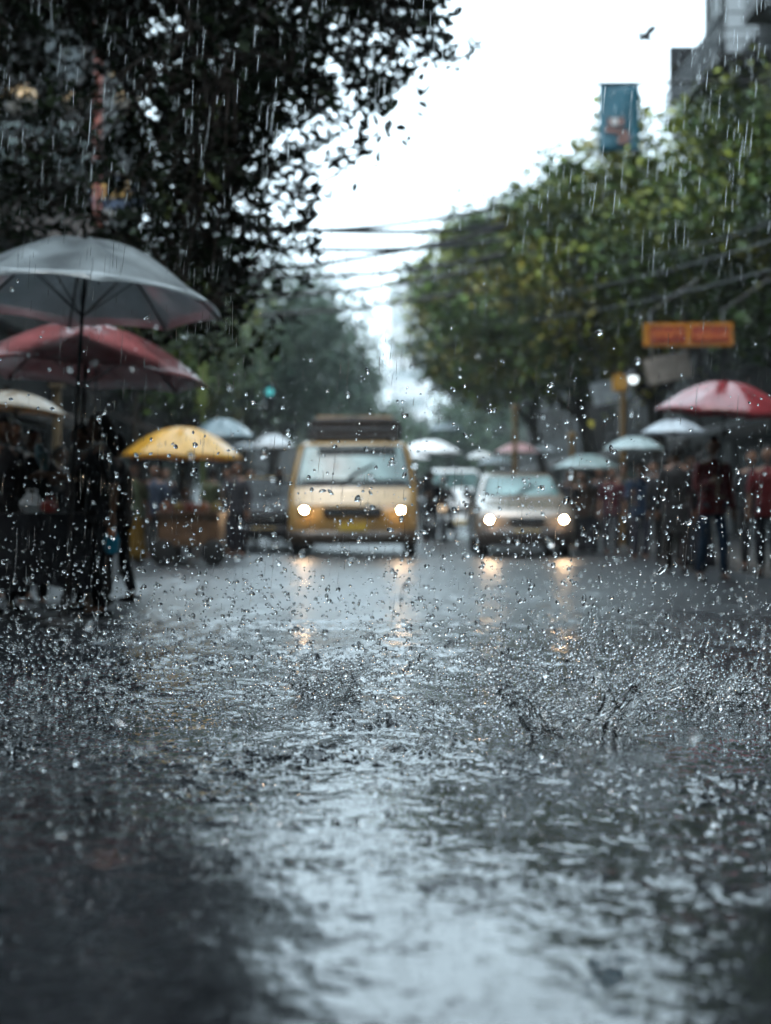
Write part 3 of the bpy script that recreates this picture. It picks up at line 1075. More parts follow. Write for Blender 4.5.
def umbrella(name, loc, r, h, length, colr, label, group=None, tilt=(0, 0), near=False, hook=True, rough=.25, tr=.25, base=False, gloss_bump=.35, coat=.4, tone_sheen=.18, cat='umbrella', rz=.2):
    """loc = point where the shaft's lower end is; length = lower end to rim plane"""
    root = empty(name, loc, 0, label, cat, group, rot=(tilt[0], tilt[1], rz))
    m = mat('canopy_%.3f_%.3f_%.3f_%.2f' % (*colr, tr), colr, rough, vary=tone_sheen, scale=5 if tone_sheen < .3 else 2.6, rvary=0 if tone_sheen < .3 else .2, bump=gloss_bump, bscale=5, translucent=tr, coat=coat)  # high values paint colour blotches in place of wet highlights
    cn = canopy_mesh(r, h).build('canopy', m, root, angle=180)
    cn.location = (0, 0, length)
    MB().tube([(0, 0, length + h - .01), (0, 0, length + h + .07)], [.012, .006], 8).build('ferrule', M_black_metal, root)
    MB().tube([(0, 0, 0), (0, 0, length + h - .02)], .011 if not base else .015, 8).build('shaft', M_black_metal if not base else mat('dark_pole', (.016, .015, .015), .5, spec=.2), root)
    ribs = []
    for k in range(8):
        a = 2 * math.pi * k / 8
        pts = []
        for j in range(9):
            q = .03 + j / 8 * .97
            prof = math.cos(q * math.pi / 2 * .98) * .55 + (1 - q ** 2.2) * .45
            pts.append((r * q * math.cos(a), r * q * math.sin(a), length + h * prof - .014))
        b = MB().tube(pts, .006 if not base else .009, 5)
        b.tube([(0.012 * math.cos(a), .012 * math.sin(a), length - .12 * h), pts[4]], .005, 5)
        ribs.append(b)
    if near:
        for b in ribs:
            b.build('rib', M_black_metal, root)
    else:
        a = MB()
        for b in ribs:
            a.join(b)
        a.build('rib_frame', M_black_metal, root)
    if base:
        MB().lathe([(.2, 0), (.21, .02), (.19, .06), (.05, .09), (.04, .25)], n=20).build('base', M_rubber, root)
    elif hook:
        pts = [(0, 0, .02)] + [(.035 - .035 * math.cos(t), 0, -.06 - .035 * math.sin(t)) for t in [0, .8, 1.6, 2.4, 3.1]]
        MB().tube([(0, 0, .10), *pts], .013, 8).build('handle', M_wood, root)
    return root


# ------------------------------------------------------------------ people
def skin_mesh(verts, edges, radii, sub=1):
    me = bpy.data.meshes.new('tmp')
    me.from_pydata(verts, edges, [])
    o = bpy.data.objects.new('tmp', me)
    col.objects.link(o)
    sk = o.modifiers.new('s', 'SKIN')
    sk.use_smooth_shade = True
    sk.branch_smoothing = .6
    for i, rr in enumerate(radii):
        rx = rr if isinstance(rr, (tuple, list)) else (rr, rr)
        me.skin_vertices[0].data[i].radius = rx
        me.skin_vertices[0].data[i].use_root = (i == 0)
    ss = o.modifiers.new('u', 'SUBSURF')
    ss.levels = sub
    ss.render_levels = sub
    dg = bpy.context.evaluated_depsgraph_get()
    ev = o.evaluated_get(dg)
    m2 = ev.to_mesh()
    V = [v.co[:] for v in m2.vertices]
    Fs = [tuple(p.vertices) for p in m2.polygons]
    ev.to_mesh_clear()
    bpy.data.objects.remove(o)
    bpy.data.meshes.remove(me)
    return V, Fs


def hand(mb, w, d, side, curl=.4, k=1.0, palm_n=None):
    """hand at wrist w pointing along d; thumb towards 'side' vector"""
    d = Vector(d).normalized()
    side = Vector(side)
    side = (side - d * side.dot(d)).normalized()
    n = d.cross(side).normalized()
    w = Vector(w)
    L = .095 * k
    # palm
    mb.tube([w - d * .02 * k, w + d * .015 * k, w + d * L * .6, w + d * L], [.026 * k, .03 * k, .04 * k, .034 * k], 10)
    base = w + d * L * .92
    for i, (o, ln) in enumerate(((.028, .072), (.0095, .08), (-.0095, .074), (-.027, .058))):
        p = base + side * o * k
        pts, dirv = [p - d * .015 * k], d.copy()
        for s in range(3):
            ax = Matrix.Rotation(curl * (1.0 if s else .7), 3, side)
            dirv = ax @ dirv
            p = p + dirv * ln * k * (.42, .33, .25)[s]
            pts.append(p)
        mb.tube(pts, [.0095 * k, .009 * k, .0082 * k, .0068 * k], 7)
    p0 = w + d * L * .25 + side * .022 * k
    t1 = p0 + (d * .55 + side * .75).normalized() * .04 * k
    t2 = t1 + (d * .85 + side * .25 - n * .3 * math.copysign(1, curl)).normalized() * .033 * k
    mb.tube([p0, t1, t2], [.014 * k, .0115 * k, .008 * k], 7)


def head_mesh(mb, c, k, M=None):
    hb = MB()

    def shape(v):
        x, y, z = v
        # y negative is the face
        if z < 0:
            x *= 1 - .28 * (-z) ** 1.3
            y = y * (1 - .12 * (-z)) - .06 * (-z)
        if y > 0:
            y *= 1.08
        return Vector((x, y, z))
    hb.ball((0, 0, 0), (.077, .096, .118), 20, 16, shape)
    hb.ball((0, -.094, -.012), (.013, .02, .024), 10, 8)                    # nose
    hb.tube([(0, -.088, .028), (0, -.098, -.002)], [.009, .012], 7)
    for s in (-1, 1):
        hb.ball((s * .031, -.081, .012), (.013, .01, .0085), 10, 7, mi=1)      # eyes
        hb.ball((s * .033, -.084, .03), (.019, .008, .005), 8, 6)             # brow
        hb.ball((s * .077, .008, -.002), (.009, .02, .031), 10, 8)            # ears
        hb.ball((s * .04, -.066, -.028), (.022, .018, .018), 9, 7)            # cheek
    hb.ball((0, -.088, -.052), (.024, .008, .006), 10, 6, mi=2)              # mouth
    hb.ball((0, -.078, -.085), (.022, .02, .016), 10, 7)                    # chin
    for i, v in enumerate(hb.v):
        q = Vector(v) * k
        if M:
            q = M @ q
        hb.v[i] = tuple(q + Vector(c))
    mb.join(hb)


def person(loc, rz, label, H=1.7, top=(.05, .05, .05), legs=(.03, .03, .035), pose='stand', armL='down', armR='down', group=None,
           long_top=False, sleeve='short', hair='short', step=0.0, helmet=None, top_vary=.3, lean=0.0, skirt=False, head_turn=0.0, head_down=0.1):
    """faces local -Y; L is its +X side"""
    k = H / 1.72
    root = empty('person', loc, rz, label, 'person', group)
    sit = pose in ('sit', 'ride')
    pz = .95
    if pose == 'sit':
        pz = .52
    if pose == 'ride':
        pz = .86
    ly = -lean
    def S(t):  # spine point at height t above the pelvis
        return (0, ly * t * 1.0, pz + t)
    sh = .46
    neckz = .545
    J = {'pel': (0, 0.01, pz), 'waist': S(.17), 'chest': S(.36), 'neckb': S(.50), 'neck': S(neckz + .04)}
    for n, s in (('L', 1), ('R', -1)):
        J['sh' + n] = (s * .175, S(sh)[1] + .005, S(sh)[2])
        if pose == 'stand':
            st = step * s
            J['hip' + n] = (s * .085, .01, pz - .06)
            J['kn' + n] = (s * .095, -.03 - st * .6 - max(0, -st) * .0, pz - .46)
            J['an' + n] = (s * .10, .02 - st + max(0, -st) * .06, .09 + (max(0, -st) * .12))
            J['to' + n] = (s * .12, J['an' + n][1] - .15, .035 + max(0, -st) * .05)
        elif pose == 'sit':
            J['hip' + n] = (s * .09, .0, pz - .02)
            J['kn' + n] = (s * .12, -.42, pz - .01)
            J['an' + n] = (s * .12, -.40, .09)
            J['to' + n] = (s * .13, -.55, .035)
        else:
            J['hip' + n] = (s * .10, -.02, pz - .03)
            J['kn' + n] = (s * .22, -.40, pz - .12)
            J['an' + n] = (s * .19, -.22, .36)
            J['to' + n] = (s * .20, -.37, .32)
        arm = armL if n == 'L' else armR
        sx, sy, sz = J['sh' + n]
        if arm == 'down':
            e, w = (s * .235, sy + .03, sz - .28), (s * .25, sy - .05, sz - .53)
            hd, hs = (s * .02, -.1, -1), (-s * .1, -1, 0)
        elif arm == 'hold':          # holding an umbrella shaft in front of the shoulder
            e, w = (s * .235, sy - .07, sz - .27), (s * .15, sy - .27, sz - .19)
            hd, hs = (-s * .45, -.8, .2), (0, 0, 1)
        elif arm == 'forward':
            e, w = (s * .22, sy - .2, sz - .2), (s * .15, sy - .44, sz - .16)
            hd, hs = (0, -1, -.05), (-s, 0, .3)
        elif arm == 'side':          # stretched sideways
            e, w = (s * .44, sy - .05, sz - .10), (s * .69, sy - .08, sz - .12)
            hd, hs = (s, -.1, -.12), (0, -1, .2)
        elif arm == 'bar':           # on a handlebar
            e, w = (s * .30, sy - .22, sz - .25), (s * .31, sy - .46, sz - .32)
            hd, hs = (-s * .05, -1, -.1), (-s, 0, .1)
        elif arm == 'lap':
            e, w = (s * .25, sy - .05, sz - .27), (s * .12, sy - .28, sz - .33)
            hd, hs = (-s * .5, -1, -.1), (-s, .2, .6)
        else:
            e, w, hd, hs = arm[0], arm[1], arm[2], arm[3]
        J['el' + n], J['wr' + n] = e, w
        J['hd' + n], J['hs' + n] = hd, hs
    sc = lambda p: tuple(v * k for v in p)
    # body
    order = ['pel', 'waist', 'chest', 'neckb', 'neck', 'shL', 'elL', 'wrL', 'shR', 'elR', 'wrR', 'hipL', 'knL', 'anL', 'toL', 'hipR', 'knR', 'anR', 'toR']
    rad = dict(pel=.125, waist=.12, chest=.135, neckb=.085, neck=.055, sh=.06, el=.042, wr=.028, hip=.085, kn=.056, an=.038, to=.03)
    ed = [('pel', 'waist'), ('waist', 'chest'), ('chest', 'neckb'), ('neckb', 'neck')]
    for n in 'LR':
        ed += [('neckb', 'sh' + n), ('sh' + n, 'el' + n), ('el' + n, 'wr' + n), ('pel', 'hip' + n), ('hip' + n, 'kn' + n), ('kn' + n, 'an' + n), ('an' + n, 'to' + n)]
    rr = [rad[o if o in rad else o[:-1]] * k for o in order]
    V, Fs = skin_mesh([sc(J[o]) for o in order], [(order.index(a), order.index(b)) for a, b in ed], rr)
    mb = MB().add(V, Fs)
    for n in 'LR':
        hand(mb, sc(J['wr' + n]), J['hd' + n], J['hs' + n], curl=(.95 if (armL if n == 'L' else armR) in ('hold', 'bar') else .3), k=k)
    hc = Vector(sc(J['neck'])) + Vector((0, -.012 - ly * .06, .115)) * k
    Mh = Matrix.Rotation(head_turn, 3, 'Z') @ Matrix.Rotation(head_down, 3, 'X')
    head_mesh(mb, hc, k, Mh)
    mb.build('body', [M_skin, M_eye, M_lip], root, angle=180)
    # clothes
    mt = mat('cloth_%.3f_%.3f_%.3f' % top, top, .6, spec=.1, vary=top_vary, scale=9, bump=.3, bscale=14)
    ml = mat('cloth_%.3f_%.3f_%.3f' % legs, legs, .65, spec=.1, vary=.3, scale=9, bump=.3, bscale=14)
    low = -.12 if not long_top else -.36
    if sit:
        low = -.06
    rings = [(low, .186 if not long_top else .19, .128 if not long_top else .15), (-.02, .178, .132), (.10, .152, .12), (.20, .150, .118), (.32, .168, .13),
             (.40, .176, .13), (.45, .170, .118), (.495, .135, .098), (.525, .088, .078), (.56, .066, .066)]
    vs, fs, n = [], [], 24
    rd = random.Random(label)
    ph = rd.uniform(0, 6)
    for t, rx, ry in rings:
        c = S(max(t, 0)) if t > 0 else (0, .01, pz + t)
        for i in range(n):
            a = 2 * math.pi * i / n
            wv_ = 1 + .025 * math.sin(5 * a + ph + 9 * t) + (.03 * math.sin(7 * a + ph) if t < 0 else 0)
            ca, sa = math.cos(a), math.sin(a)
            ca, sa = math.copysign(abs(ca) ** .85, ca), math.copysign(abs(sa) ** .85, sa)
            vs.append((rx * wv_ * ca, c[1] + ry * wv_ * sa, c[2] - (.03 * abs(ca) if t > .44 else 0)))
    for j in range(len(rings) - 1):
        for i in range(n):
            a_, b_ = j * n + i, j * n + (i + 1) % n
            fs.append((a_, b_, b_ + n, a_ + n))
    fs.append(tuple(range(n - 1, -1, -1)))
    sb = MB().add(vs, fs)
    for q in 'LR':
        s0, e0, w0 = Vector(J['sh' + q]), Vector(J['el' + q]), Vector(J['wr' + q])
        inn = s0.lerp(Vector(S(.44)), .45)
        d0 = (e0 - s0).normalized()
        pts, rad_ = [inn, s0 + Vector((0, 0, -.008)), s0.lerp(e0, .35)], [.058, .068, .068]
        if sleeve == 'long':
            pts += [s0.lerp(e0, .8), e0 + d0 * .02, e0.lerp(w0, .5), e0.lerp(w0, .95)]
            rad_ += [.06, .058, .05, .043]
        else:
            pts += [s0.lerp(e0, .62), s0.lerp(e0, .9)]
            rad_ += [.068, .067]
        sb.tube(pts, rad_, 14)
    sb.v = [sc(v) for v in sb.v]
    sb.build('shirt', mt, root, angle=60)
    if skirt:
        pf = []
        for t in range(9):
            q = t / 8
            pf.append(((.13 + .10 * (1 - q) ** .8) * k, (.10 + (pz - .02 - .10) * q) * k))
        sk = MB().lathe(pf, n=28)
        sk.v = [(x * (1 + .07 * math.sin(9 * math.atan2(y, x))), y * (.85 + .06 * math.sin(9 * math.atan2(y, x))), z) for x, y, z in sk.v]
        sk.build('skirt', ml, root, angle=180)
    else:
        o3 = ['pel']
        r3 = [.122]
        e3 = []
        for n in 'LR':
            for j, q in (('hip', .086), ('kn', .074), ('an', .06)):
                o3.append(j + n)
                r3.append(q)
            i = len(o3) - 3
            e3 += [(0, i), (i, i + 1), (i + 1, i + 2)]
        V, Fs = skin_mesh([sc(J[o]) for o in o3], e3, [q * k for q in r3])
        MB().add(V, Fs).build('trousers', ml, root, angle=180)
    for n in 'LR':
        a, t = Vector(sc(J['an' + n])), Vector(sc(J['to' + n]))
        a.z -= .045 * k
        t.z -= .005 * k
        d = (t - a).normalized()
        MB().tube([a - d * .07 * k, a - d * .03 * k, a.lerp(t, .5) + Vector((0, 0, .005)), t, t + d * .05 * k], [.028 * k, .04 * k, .042 * k, .038 * k, .02 * k], 10).build('shoe', M_plastic, root)
    if helmet:
        hm = MB()
        hm.ball(hc + Vector((0, .005, .02)) * k, (.125 * k, .145 * k, .14 * k), 20, 14, lambda v: Vector((v.x, v.y, max(v.z, -.55))))
        hm.build('helmet', mat('helmet_paint', helmet, .15, coat=1.0), root, angle=180)
        MB().ball(hc + Vector((0, -.045, -.01)) * k, (.108 * k, .11 * k, .06 * k), 16, 10).build('visor', M_win, root)
    else:
        hh = MB()
        def hs_(v):
            v = Vector(v)
            if v.y < -.25 and v.z < .45:
                v = v * .86
            elif v.z < -.35 and hair == 'short':
                v = v * .9
            return v
        hb = MB().ball((0, .012, .014), (.086, .104, .122), 18, 14, hs_)
        if hair == 'long':
            hb.tube([(0, .07, .0), (0, .10, -.10), (0, .115, -.26)], [.06, .06, .025], 10)
        hb.v = [tuple(Mh @ (Vector(v) * k) + hc) for v in hb.v]
        hh.join(hb).build('hair', M_hair, root, angle=180)
    return root, k, J


def hold_point(J, k, side, loc, rz):
    """world point on the shaft gripped by that hand"""
    w = Vector(J['wr' + side]) + Vector(J['hd' + side]).normalized() * .085
    w = w * k
    return Vector(loc) + Matrix.Rotation(rz, 3, 'Z') @ w


def person_umbrella(px, d, rim_py, r, colr, ulabel, plabel, H=1.68, rz=0.0, h=None, ugroup='umbrellas over the crowd', pgroup='people walking under umbrellas',
                    z0=0.0, side='R', tilt=(0, 0), far=True, rough=.25, tr=.25, **kw):
    X = (px - CX) / F * d
    rim_z = CAMZ + (HY - rim_py) / F * d
    loc = Vector((X, d, z0))
    # person stands so that the held shaft is under the umbrella's centre
    kw[('armL' if side == 'L' else 'armR')] = 'hold'
    k = H / 1.72
    s = 1 if side == 'L' else -1
    off = Matrix.Rotation(rz, 3, 'Z') @ Vector((s * .11 * k, -.35 * k, 0))
    ploc = (X - off.x, d - off.y, z0)
    root, k, J = person(ploc, rz, plabel, H=H, group=pgroup, **kw)
    hp = hold_point(J, k, side, ploc, rz)
    h = h or r * .42
    umbrella('umbrella', (hp.x, hp.y, hp.z - .12), r, h, rim_z - (hp.z - .12), colr, ulabel, ugroup, tilt=tilt, near=not far, rough=rough, tr=tr)
    return root


UG = 'umbrellas over the crowd'
# --- right hand pavement
person_umbrella(718, 18.0, 416, .87, (.27, .035, .042), 'big red umbrella held by the walker in a red shirt', 'person in red shirt and blue jeans under the red umbrella', H=1.74, rz=R(15),
                top=(.09, .010, .012), legs=(.012, .026, .05), h=.42, tilt=(R(3), R(4)), far=False, sleeve='long', step=.12, side='R')
person_umbrella(674, 22.6, 434, .53, (.38, .42, .46), 'grey-blue umbrella just behind the rim of the big red umbrella', 'person in dark grey behind the couple in black', H=1.7, rz=R(10), top=(.05, .05, .055), legs=(.03, .03, .03))
person_umbrella(634, 25, 450, .54, (.34, .42, .43), 'pale teal umbrella between the grey-blue umbrella and the crowd', 'person in dark blue under the pale teal umbrella', H=1.62, rz=R(-10), top=(.03, .05, .09), legs=(.03, .03, .04), sleeve='long')
person_umbrella(587, 28, 469, .66, (.22, .29, .29), 'low grey-green umbrella right beside the tan car', 'person in brown under the low grey-green umbrella', H=1.5, rz=R(5), top=(.10, .06, .045), legs=(.03, .03, .035), skirt=True, hair='long')
person(((678 - CX) / F * 20.2 - .02, 20.2, 0), R(170), 'tall person in black with back turned under the grey-blue umbrella', H=1.72, top=(.018, .017, .018), legs=(.022, .018, .018), sleeve='long', step=.16, long_top=True)
person(((700 - CX) / F * 20.9, 20.9, 0), R(185), 'person in dark plum walking behind the red-shirted walker', H=1.62, top=(.035, .016, .02), legs=(.02, .02, .025), sleeve='long', step=-.1, hair='long', skirt=True)
person(((768 - CX) / F * 19.2, 19.2, 0), R(-20), 'person in dark red at the frame edge beside the red umbrella', H=1.66, top=(.08, .012, .014), legs=(.015, .015, .02), step=.1)
person(((652 - CX) / F * 26, 26, 0), R(20), 'person in blue shirt in the crowd left of the couple in black', H=1.66, top=(.04, .10, .16), legs=(.03, .03, .035), step=.1)
person(((612 - CX) / F * 27.5, 27.5, 0), R(-15), 'person in maroon standing between the teal and grey-green umbrellas', H=1.6, top=(.045, .014, .018), legs=(.03, .03, .035), hair='long')
person(((600 - CX) / F * 31, 31, 0), R(0), 'person in charcoal behind the grey-green umbrella', H=1.7, top=(.04, .04, .045), legs=(.03, .03, .035))
# --- middle of the street
person_umbrella(430, 34, 454, .78, (.82, .84, .86), 'wide white umbrella right behind the yellow van', 'person in black under the wide white umbrella', H=1.68, rz=R(10), top=(.02, .02, .022), legs=(.02, .02, .022), z0=0)
person_umbrella(415, 38, 459, .42, (.85, .88, .92), 'small white umbrella close to the yellow van roof', 'person in grey under the small white umbrella', H=1.55, top=(.08, .09, .1), legs=(.03, .03, .03))
person_umbrella(447, 46, 431, .62, (.10, .14, .16), 'dark slate umbrella behind the wide white umbrella', 'person in navy under the dark slate umbrella', H=1.85, top=(.03, .04, .06), legs=(.02, .02, .03))
person_umbrella(518, 39, 453, .62, (.62, .40, .40), 'faded pink umbrella above the tan car', 'person in brown behind the tan car with a pink umbrella', H=1.75, top=(.09, .06, .05), legs=(.03, .03, .03))
person_umbrella(496, 37, 464, .48, (.26, .31, .33), 'blue-grey umbrella directly above the tan car roof', 'person in slate blue behind the tan car', H=1.6, top=(.05, .07, .09), legs=(.03, .03, .03))
person_umbrella(481, 40, 458, .42, (.8, .84, .86), 'small pale umbrella between the white van and the tan car', 'person in dark green between white van and tan car', H=1.65, top=(.03, .05, .04), legs=(.03, .03, .03))
person_umbrella(542, 46, 452, .50, (.16, .17, .17), 'dark grey umbrella under the trees right of the pink one', 'person in black right of the pink umbrella', H=1.7, top=(.03, .03, .03), legs=(.03, .03, .03))
# --- left side
person_umbrella(222, 27.6, 439, .64, (.10, .145, .165), 'slate blue umbrella behind the yellow market umbrella', 'person in pale grey shirt under the slate blue umbrella', H=1.7, rz=R(-15), top=(.20, .20, .21), legs=(.03, .03, .035), h=.38)
person_umbrella(273, 32.5, 448, .5, (.40, .42, .44), 'pale grey umbrella over the roof of the taxi', 'person in black behind the taxi', H=1.7, rz=R(-5), top=(.03, .03, .033), legs=(.03, .03, .03), h=.3)
person_umbrella(246, 36, 450, .45, (.06, .07, .08), 'black umbrella between the slate blue and pale grey ones', 'person in dark brown between the two grey umbrellas', H=1.68, rz=R(-5), top=(.06, .04, .03), legs=(.03, .03, .03))

for px, d, H_, rz_, tp, lg, lab in (
        (570, 33, 1.66, 20, (.02, .02, .025), (.02, .02, .02), 'person in black beside the ochre post past the tan car'),
        (581, 30, 1.58, -30, (.05, .03, .02), (.02, .02, .02), 'person in dark brown next to the tan car'),
        (622, 29, 1.7, 10, (.02, .03, .03), (.02, .02, .02), 'person in dark teal by the yellow signal post'),
        (642, 30, 1.64, -15, (.03, .02, .02), (.02, .02, .02), 'person in black cherry in the crowd below the lit lamp'),
        (664, 24, 1.68, 160, (.02, .02, .022), (.02, .02, .022), 'person in black turned away left of the tall one'),
        (690, 22.5, 1.66, 5, (.025, .02, .02), (.02, .02, .02), 'person in sooty brown between the tall one and the red shirt'),
        (752, 21.5, 1.7, -12, (.02, .02, .022), (.02, .02, .022), 'person in black beyond the red umbrella holder'),
        (250, 33.5, 1.7, 25, (.02, .02, .02), (.02, .02, .02), 'person in black behind the black taxi roof'),
        (228, 30, 1.64, -20, (.04, .035, .03), (.02, .02, .02), 'person in dark taupe right of the yellow parasol'),
        (166, 29, 1.62, 12, (.02, .02, .025), (.02, .02, .02), 'person in black far behind the vendor cart'),
        (84, 13.3, 1.62, -60, (.016, .016, .018), (.014, .014, .016), 'person in black close behind the one reaching over the table'),
        (118, 14.2, 1.58, -100, (.02, .017, .016), (.014, .014, .016), 'person in brownish black at the outer side of the near stall'),
        (14, 14.4, 1.7, 30, (.016, .017, .02), (.014, .014, .016), 'tall person in black behind the one with the teal scarf'),
        (112, 20, 1.66, 40, (.016, .016, .018), (.016, .016, .018), 'person in black further back left of the yellow parasol'),
        (60, 19, 1.64, 70, (.016, .016, .018), (.016, .016, .018), 'person in black in the shadow behind the red parasol pole')):
    person(((px - CX) / F * d, d, 0), R(rz_), lab, H=H_, top=tp, legs=lg, sleeve='long', step=.1, group='dark crowd along the street')

# near market parasols
Xg = (64 - CX) / F * 11.6
umbrella('market_parasol', (Xg, 11.6, 0), 1.10, .54, 2.50, (.42, .46, .48), 'large shiny dark grey parasol, topmost over the market stall', 'near market parasols', tilt=(R(-2), R(3.5)),
         near=True, base=True, rough=.22, tr=.34, coat=1.0, tone_sheen=.5, gloss_bump=.5, cat='parasol', rz=.3)
Xr = (66 - CX) / F * 13.4
umbrella('market_parasol', (Xr, 13.4, 0), 1.12, .50, 2.09, (.38, .12, .125), 'large wet red parasol just below the dark grey one', 'near market parasols', tilt=(R(-1), R(4.5)),
         near=True, base=True, rough=.3, tr=.25, coat=1.0, tone_sheen=.5, gloss_bump=.4, cat='parasol', rz=.1)
umbrella('market_parasol', ((180 - CX) / F * 24, 24, 0), 1.0, .52, 1.68, (.62, .33, .02), 'bright yellow parasol over a vendor cart', 'market parasols further back', tilt=(0, R(1.5)),
         near=True, base=True, rough=.3, tr=.35, cat='parasol', rz=.2)
umbrella('market_parasol', ((-6 - CX) / F * 19, 19, 0), .68, .24, 2.17, (.36, .2, .06), 'tan parasol peeping in below the red parasol at the edge', 'market parasols further back', tilt=(0, R(7)),
         near=False, base=True, rough=.4, tr=.3, cat='parasol')

# near market people
d1 = 12.5
mx = (100 - CX) / F * d1
blk, bk_, bJ = person((mx, d1, 0), R(-72), 'person in black reaching over the market table, holding a blue bag behind', H=1.66, top=(.014, .014, .015), legs=(.014, .014, .016), armR='forward',
                       armL=((.235, .10, 1.14), (.25, .07, .89), (.02, -.05, -1), (0, -1, 0)), hair='long', head_turn=R(-10))
person(((32 - CX) / F * 13.7, 13.7, 0), R(20), 'person in black with a teal scarf behind the market table', H=1.6, top=(.018, .02, .022), legs=(.016, .016, .018), armL='forward', armR='down', sleeve='long')
person(((2 - CX) / F * 13.0, 13.0, 0), R(50), 'person in dark clothes at the frame edge by the market table', H=1.66, top=(.02, .02, .022), legs=(.018, .018, .02), sleeve='long')
# scarf
o = MB().tube([P(38, 446, 13.45), P(42, 455, 13.4), P(45, 470, 13.42)], [.03, .06, .03], 10).build('scarf', mat('teal_scarf', (.03, .13, .16), .5, bump=.4))
tag(o, 'teal scarf hanging on the chest of the person behind the table', 'scarf')
# table
tz = CAMZ + (HY - 514) / F * 12.7
tb = empty('market_table', ((38 - CX) / F * 12.75, 12.75, 0), R(4), 'market table under a dark wet cloth at the near parasols', 'table')
MB().box((0, 0, tz - .02), (1.0, .62, .04), bevel=.01).build('tabletop', M_wood, tb)
for sx in (-1, 1):
    for sy in (-1, 1):
        MB().box((sx * .45, sy * .26, (tz - .04) / 2), (.05, .05, tz - .04)).build('leg', M_wood, tb)
vs, fs = [], []
n = 48
for j in range(7):
    q = j / 6
    for i in range(n):
        a = 2 * math.pi * i / n
        ca, sa = math.cos(a), math.sin(a)
        m_ = max(abs(ca), abs(sa))
        x, y = ca / m_ * .52, sa / m_ * .33
        w = .03 * math.sin(i * 1.9) * q + .03 * q
        vs.append((x * (1 + w * 2), y * (1 + w * 3), tz + .006 - q * (.62 + .04 * math.sin(i * .8))))
vs.append((0, 0, tz + .008))
fs += [(j * n + i, (j + 1) * n + i, (j + 1) * n + (i + 1) % n, j * n + (i + 1) % n) for j in range(6) for i in range(n)]
fs += [(len(vs) - 1, i, (i + 1) % n) for i in range(n)]
o = MB().add(vs, fs).build('tablecloth', mat('black_tarpaulin', (.014, .014, .017), .5, spec=.2, vary=.3, bump=.4, bscale=8), loc=tb.location)
o.rotation_euler = (0, 0, R(4))
tag(o, 'dark wet cloth draped over the near market table', 'cloth')


def goods_bag(name, loc, r, colr, label, cat='bag'):
    rd = random.Random(label)
    ph = [rd.uniform(0, 6) for _ in range(4)]

    def f(v):
        k = 1 + .10 * math.sin(5 * v.x + ph[0]) + .10 * math.sin(6 * v.y + ph[1]) + .08 * math.sin(7 * v.z + ph[2])
        z = max(v.z, -.72)
        return Vector((v.x * k, v.y * k, z))
    o = MB().ball((0, 0, r * .7), (r, r * .8, r * .95), 18, 14, f)
    for s in (-1, 1):
        o.tube([(s * r * .3, 0, r * 1.5), (s * r * .42, 0, r * 1.9), (s * r * .1, 0, r * 2.0)], [.012, .009, .008], 6)
    o = o.build(name, mat('bag_%.2f_%.2f_%.2f' % colr, colr, .3, vary=.15, bump=.4, bscale=10), loc=loc)
    return tag(o, label, cat)


pz = P(32, 503, 12.6)
goods_bag('plastic_bag', (pz.x, 12.6, tz + .01), .10, (.5, .53, .55), 'white plastic bag lying on the near market table')
pz = P(50, 503, 12.55)
goods_bag('plastic_bag', (pz.x, 12.55, tz + .01), .07, (.4, .06, .05), 'small red bag on the near market table beside the white one')
# bag in the hand of the person in black
hb = hold_point(bJ, bk_, 'L', (mx, d1, 0), R(-72)) - Vector((0, 0, .225))
o = MB().lathe([(.045, 0), (.062, .03), (.066, .10), (.06, .13)], n=16).tube([(-.05, 0, .12), (-.03, 0, .20), (0, 0, .235), (.03, 0, .20), (.05, 0, .12)], .006, 6)
o = o.build('shopping_bag', mat('cyan_bag', (.0, .22, .36), .35, vary=.2), loc=hb)
tag(o, 'bright blue carrier bag hanging from the hand of the person in black', 'bag')
o = MB().ball((0, 0, 0), (.04, .04, .05), 14, 10).tube([(0, 0, .04), (.01, 0, .07)], [.01, .004], 6).build('fruit', mat('orange_fruit', (.5, .13, .03), .35), loc=hb + Vector((0, 0, .17)))
tag(o, 'orange fruit sticking out of the blue carrier bag', 'fruit')

# vendor group at the yellow parasol
person(((134 - CX) / F * 23.6, 23.6, 0), R(25), 'person in green and yellow standing beside the yellow parasol', H=1.55, top=(.10, .13, .08), legs=(.15, .09, .02), skirt=True, hair='long')
person(((186 - CX) / F * 24.9, 24.9, 0), R(0), 'seated vendor in dull pink behind the cart under the yellow parasol', H=1.62, top=(.32, .14, .12), legs=(.05, .04, .04), pose='sit', armL='lap', armR='lap')
st = MB().box((0, 0, .42), (.42, .38, .05), bevel=.01)
for sx in (-.17, .17):
    for sy in (-.15, .15):
        st.box((sx, sy, .2), (.04, .04, .4))
o = st.build('stool', M_wood, loc=((186 - CX) / F * 24.9, 24.95, 0))
tag(o, 'small wooden stool under the seated vendor', 'stool')
ct = empty('vendor_cart', ((192 - CX) / F * 23.7, 23.7, 0), R(-4), 'brown wooden vendor cart below the yellow parasol', 'cart')
MB().box((0, 0, .55), (.95, .6, .5), bevel=.02).build('box', M_wood, ct)
MB().box((0, 0, .82), (1.05, .7, .04), bevel=.01).build('tray', mat('cart_tray', (.22, .13, .08), .4, vary=.3), ct)
for s in (-1, 1):
    w = MB().lathe([(.19, -.03), (.21, -.02), (.21, .02), (.19, .03)], (s * .40, -.33, .21), 20, axis='y').build('wheel', M_rubber, ct)
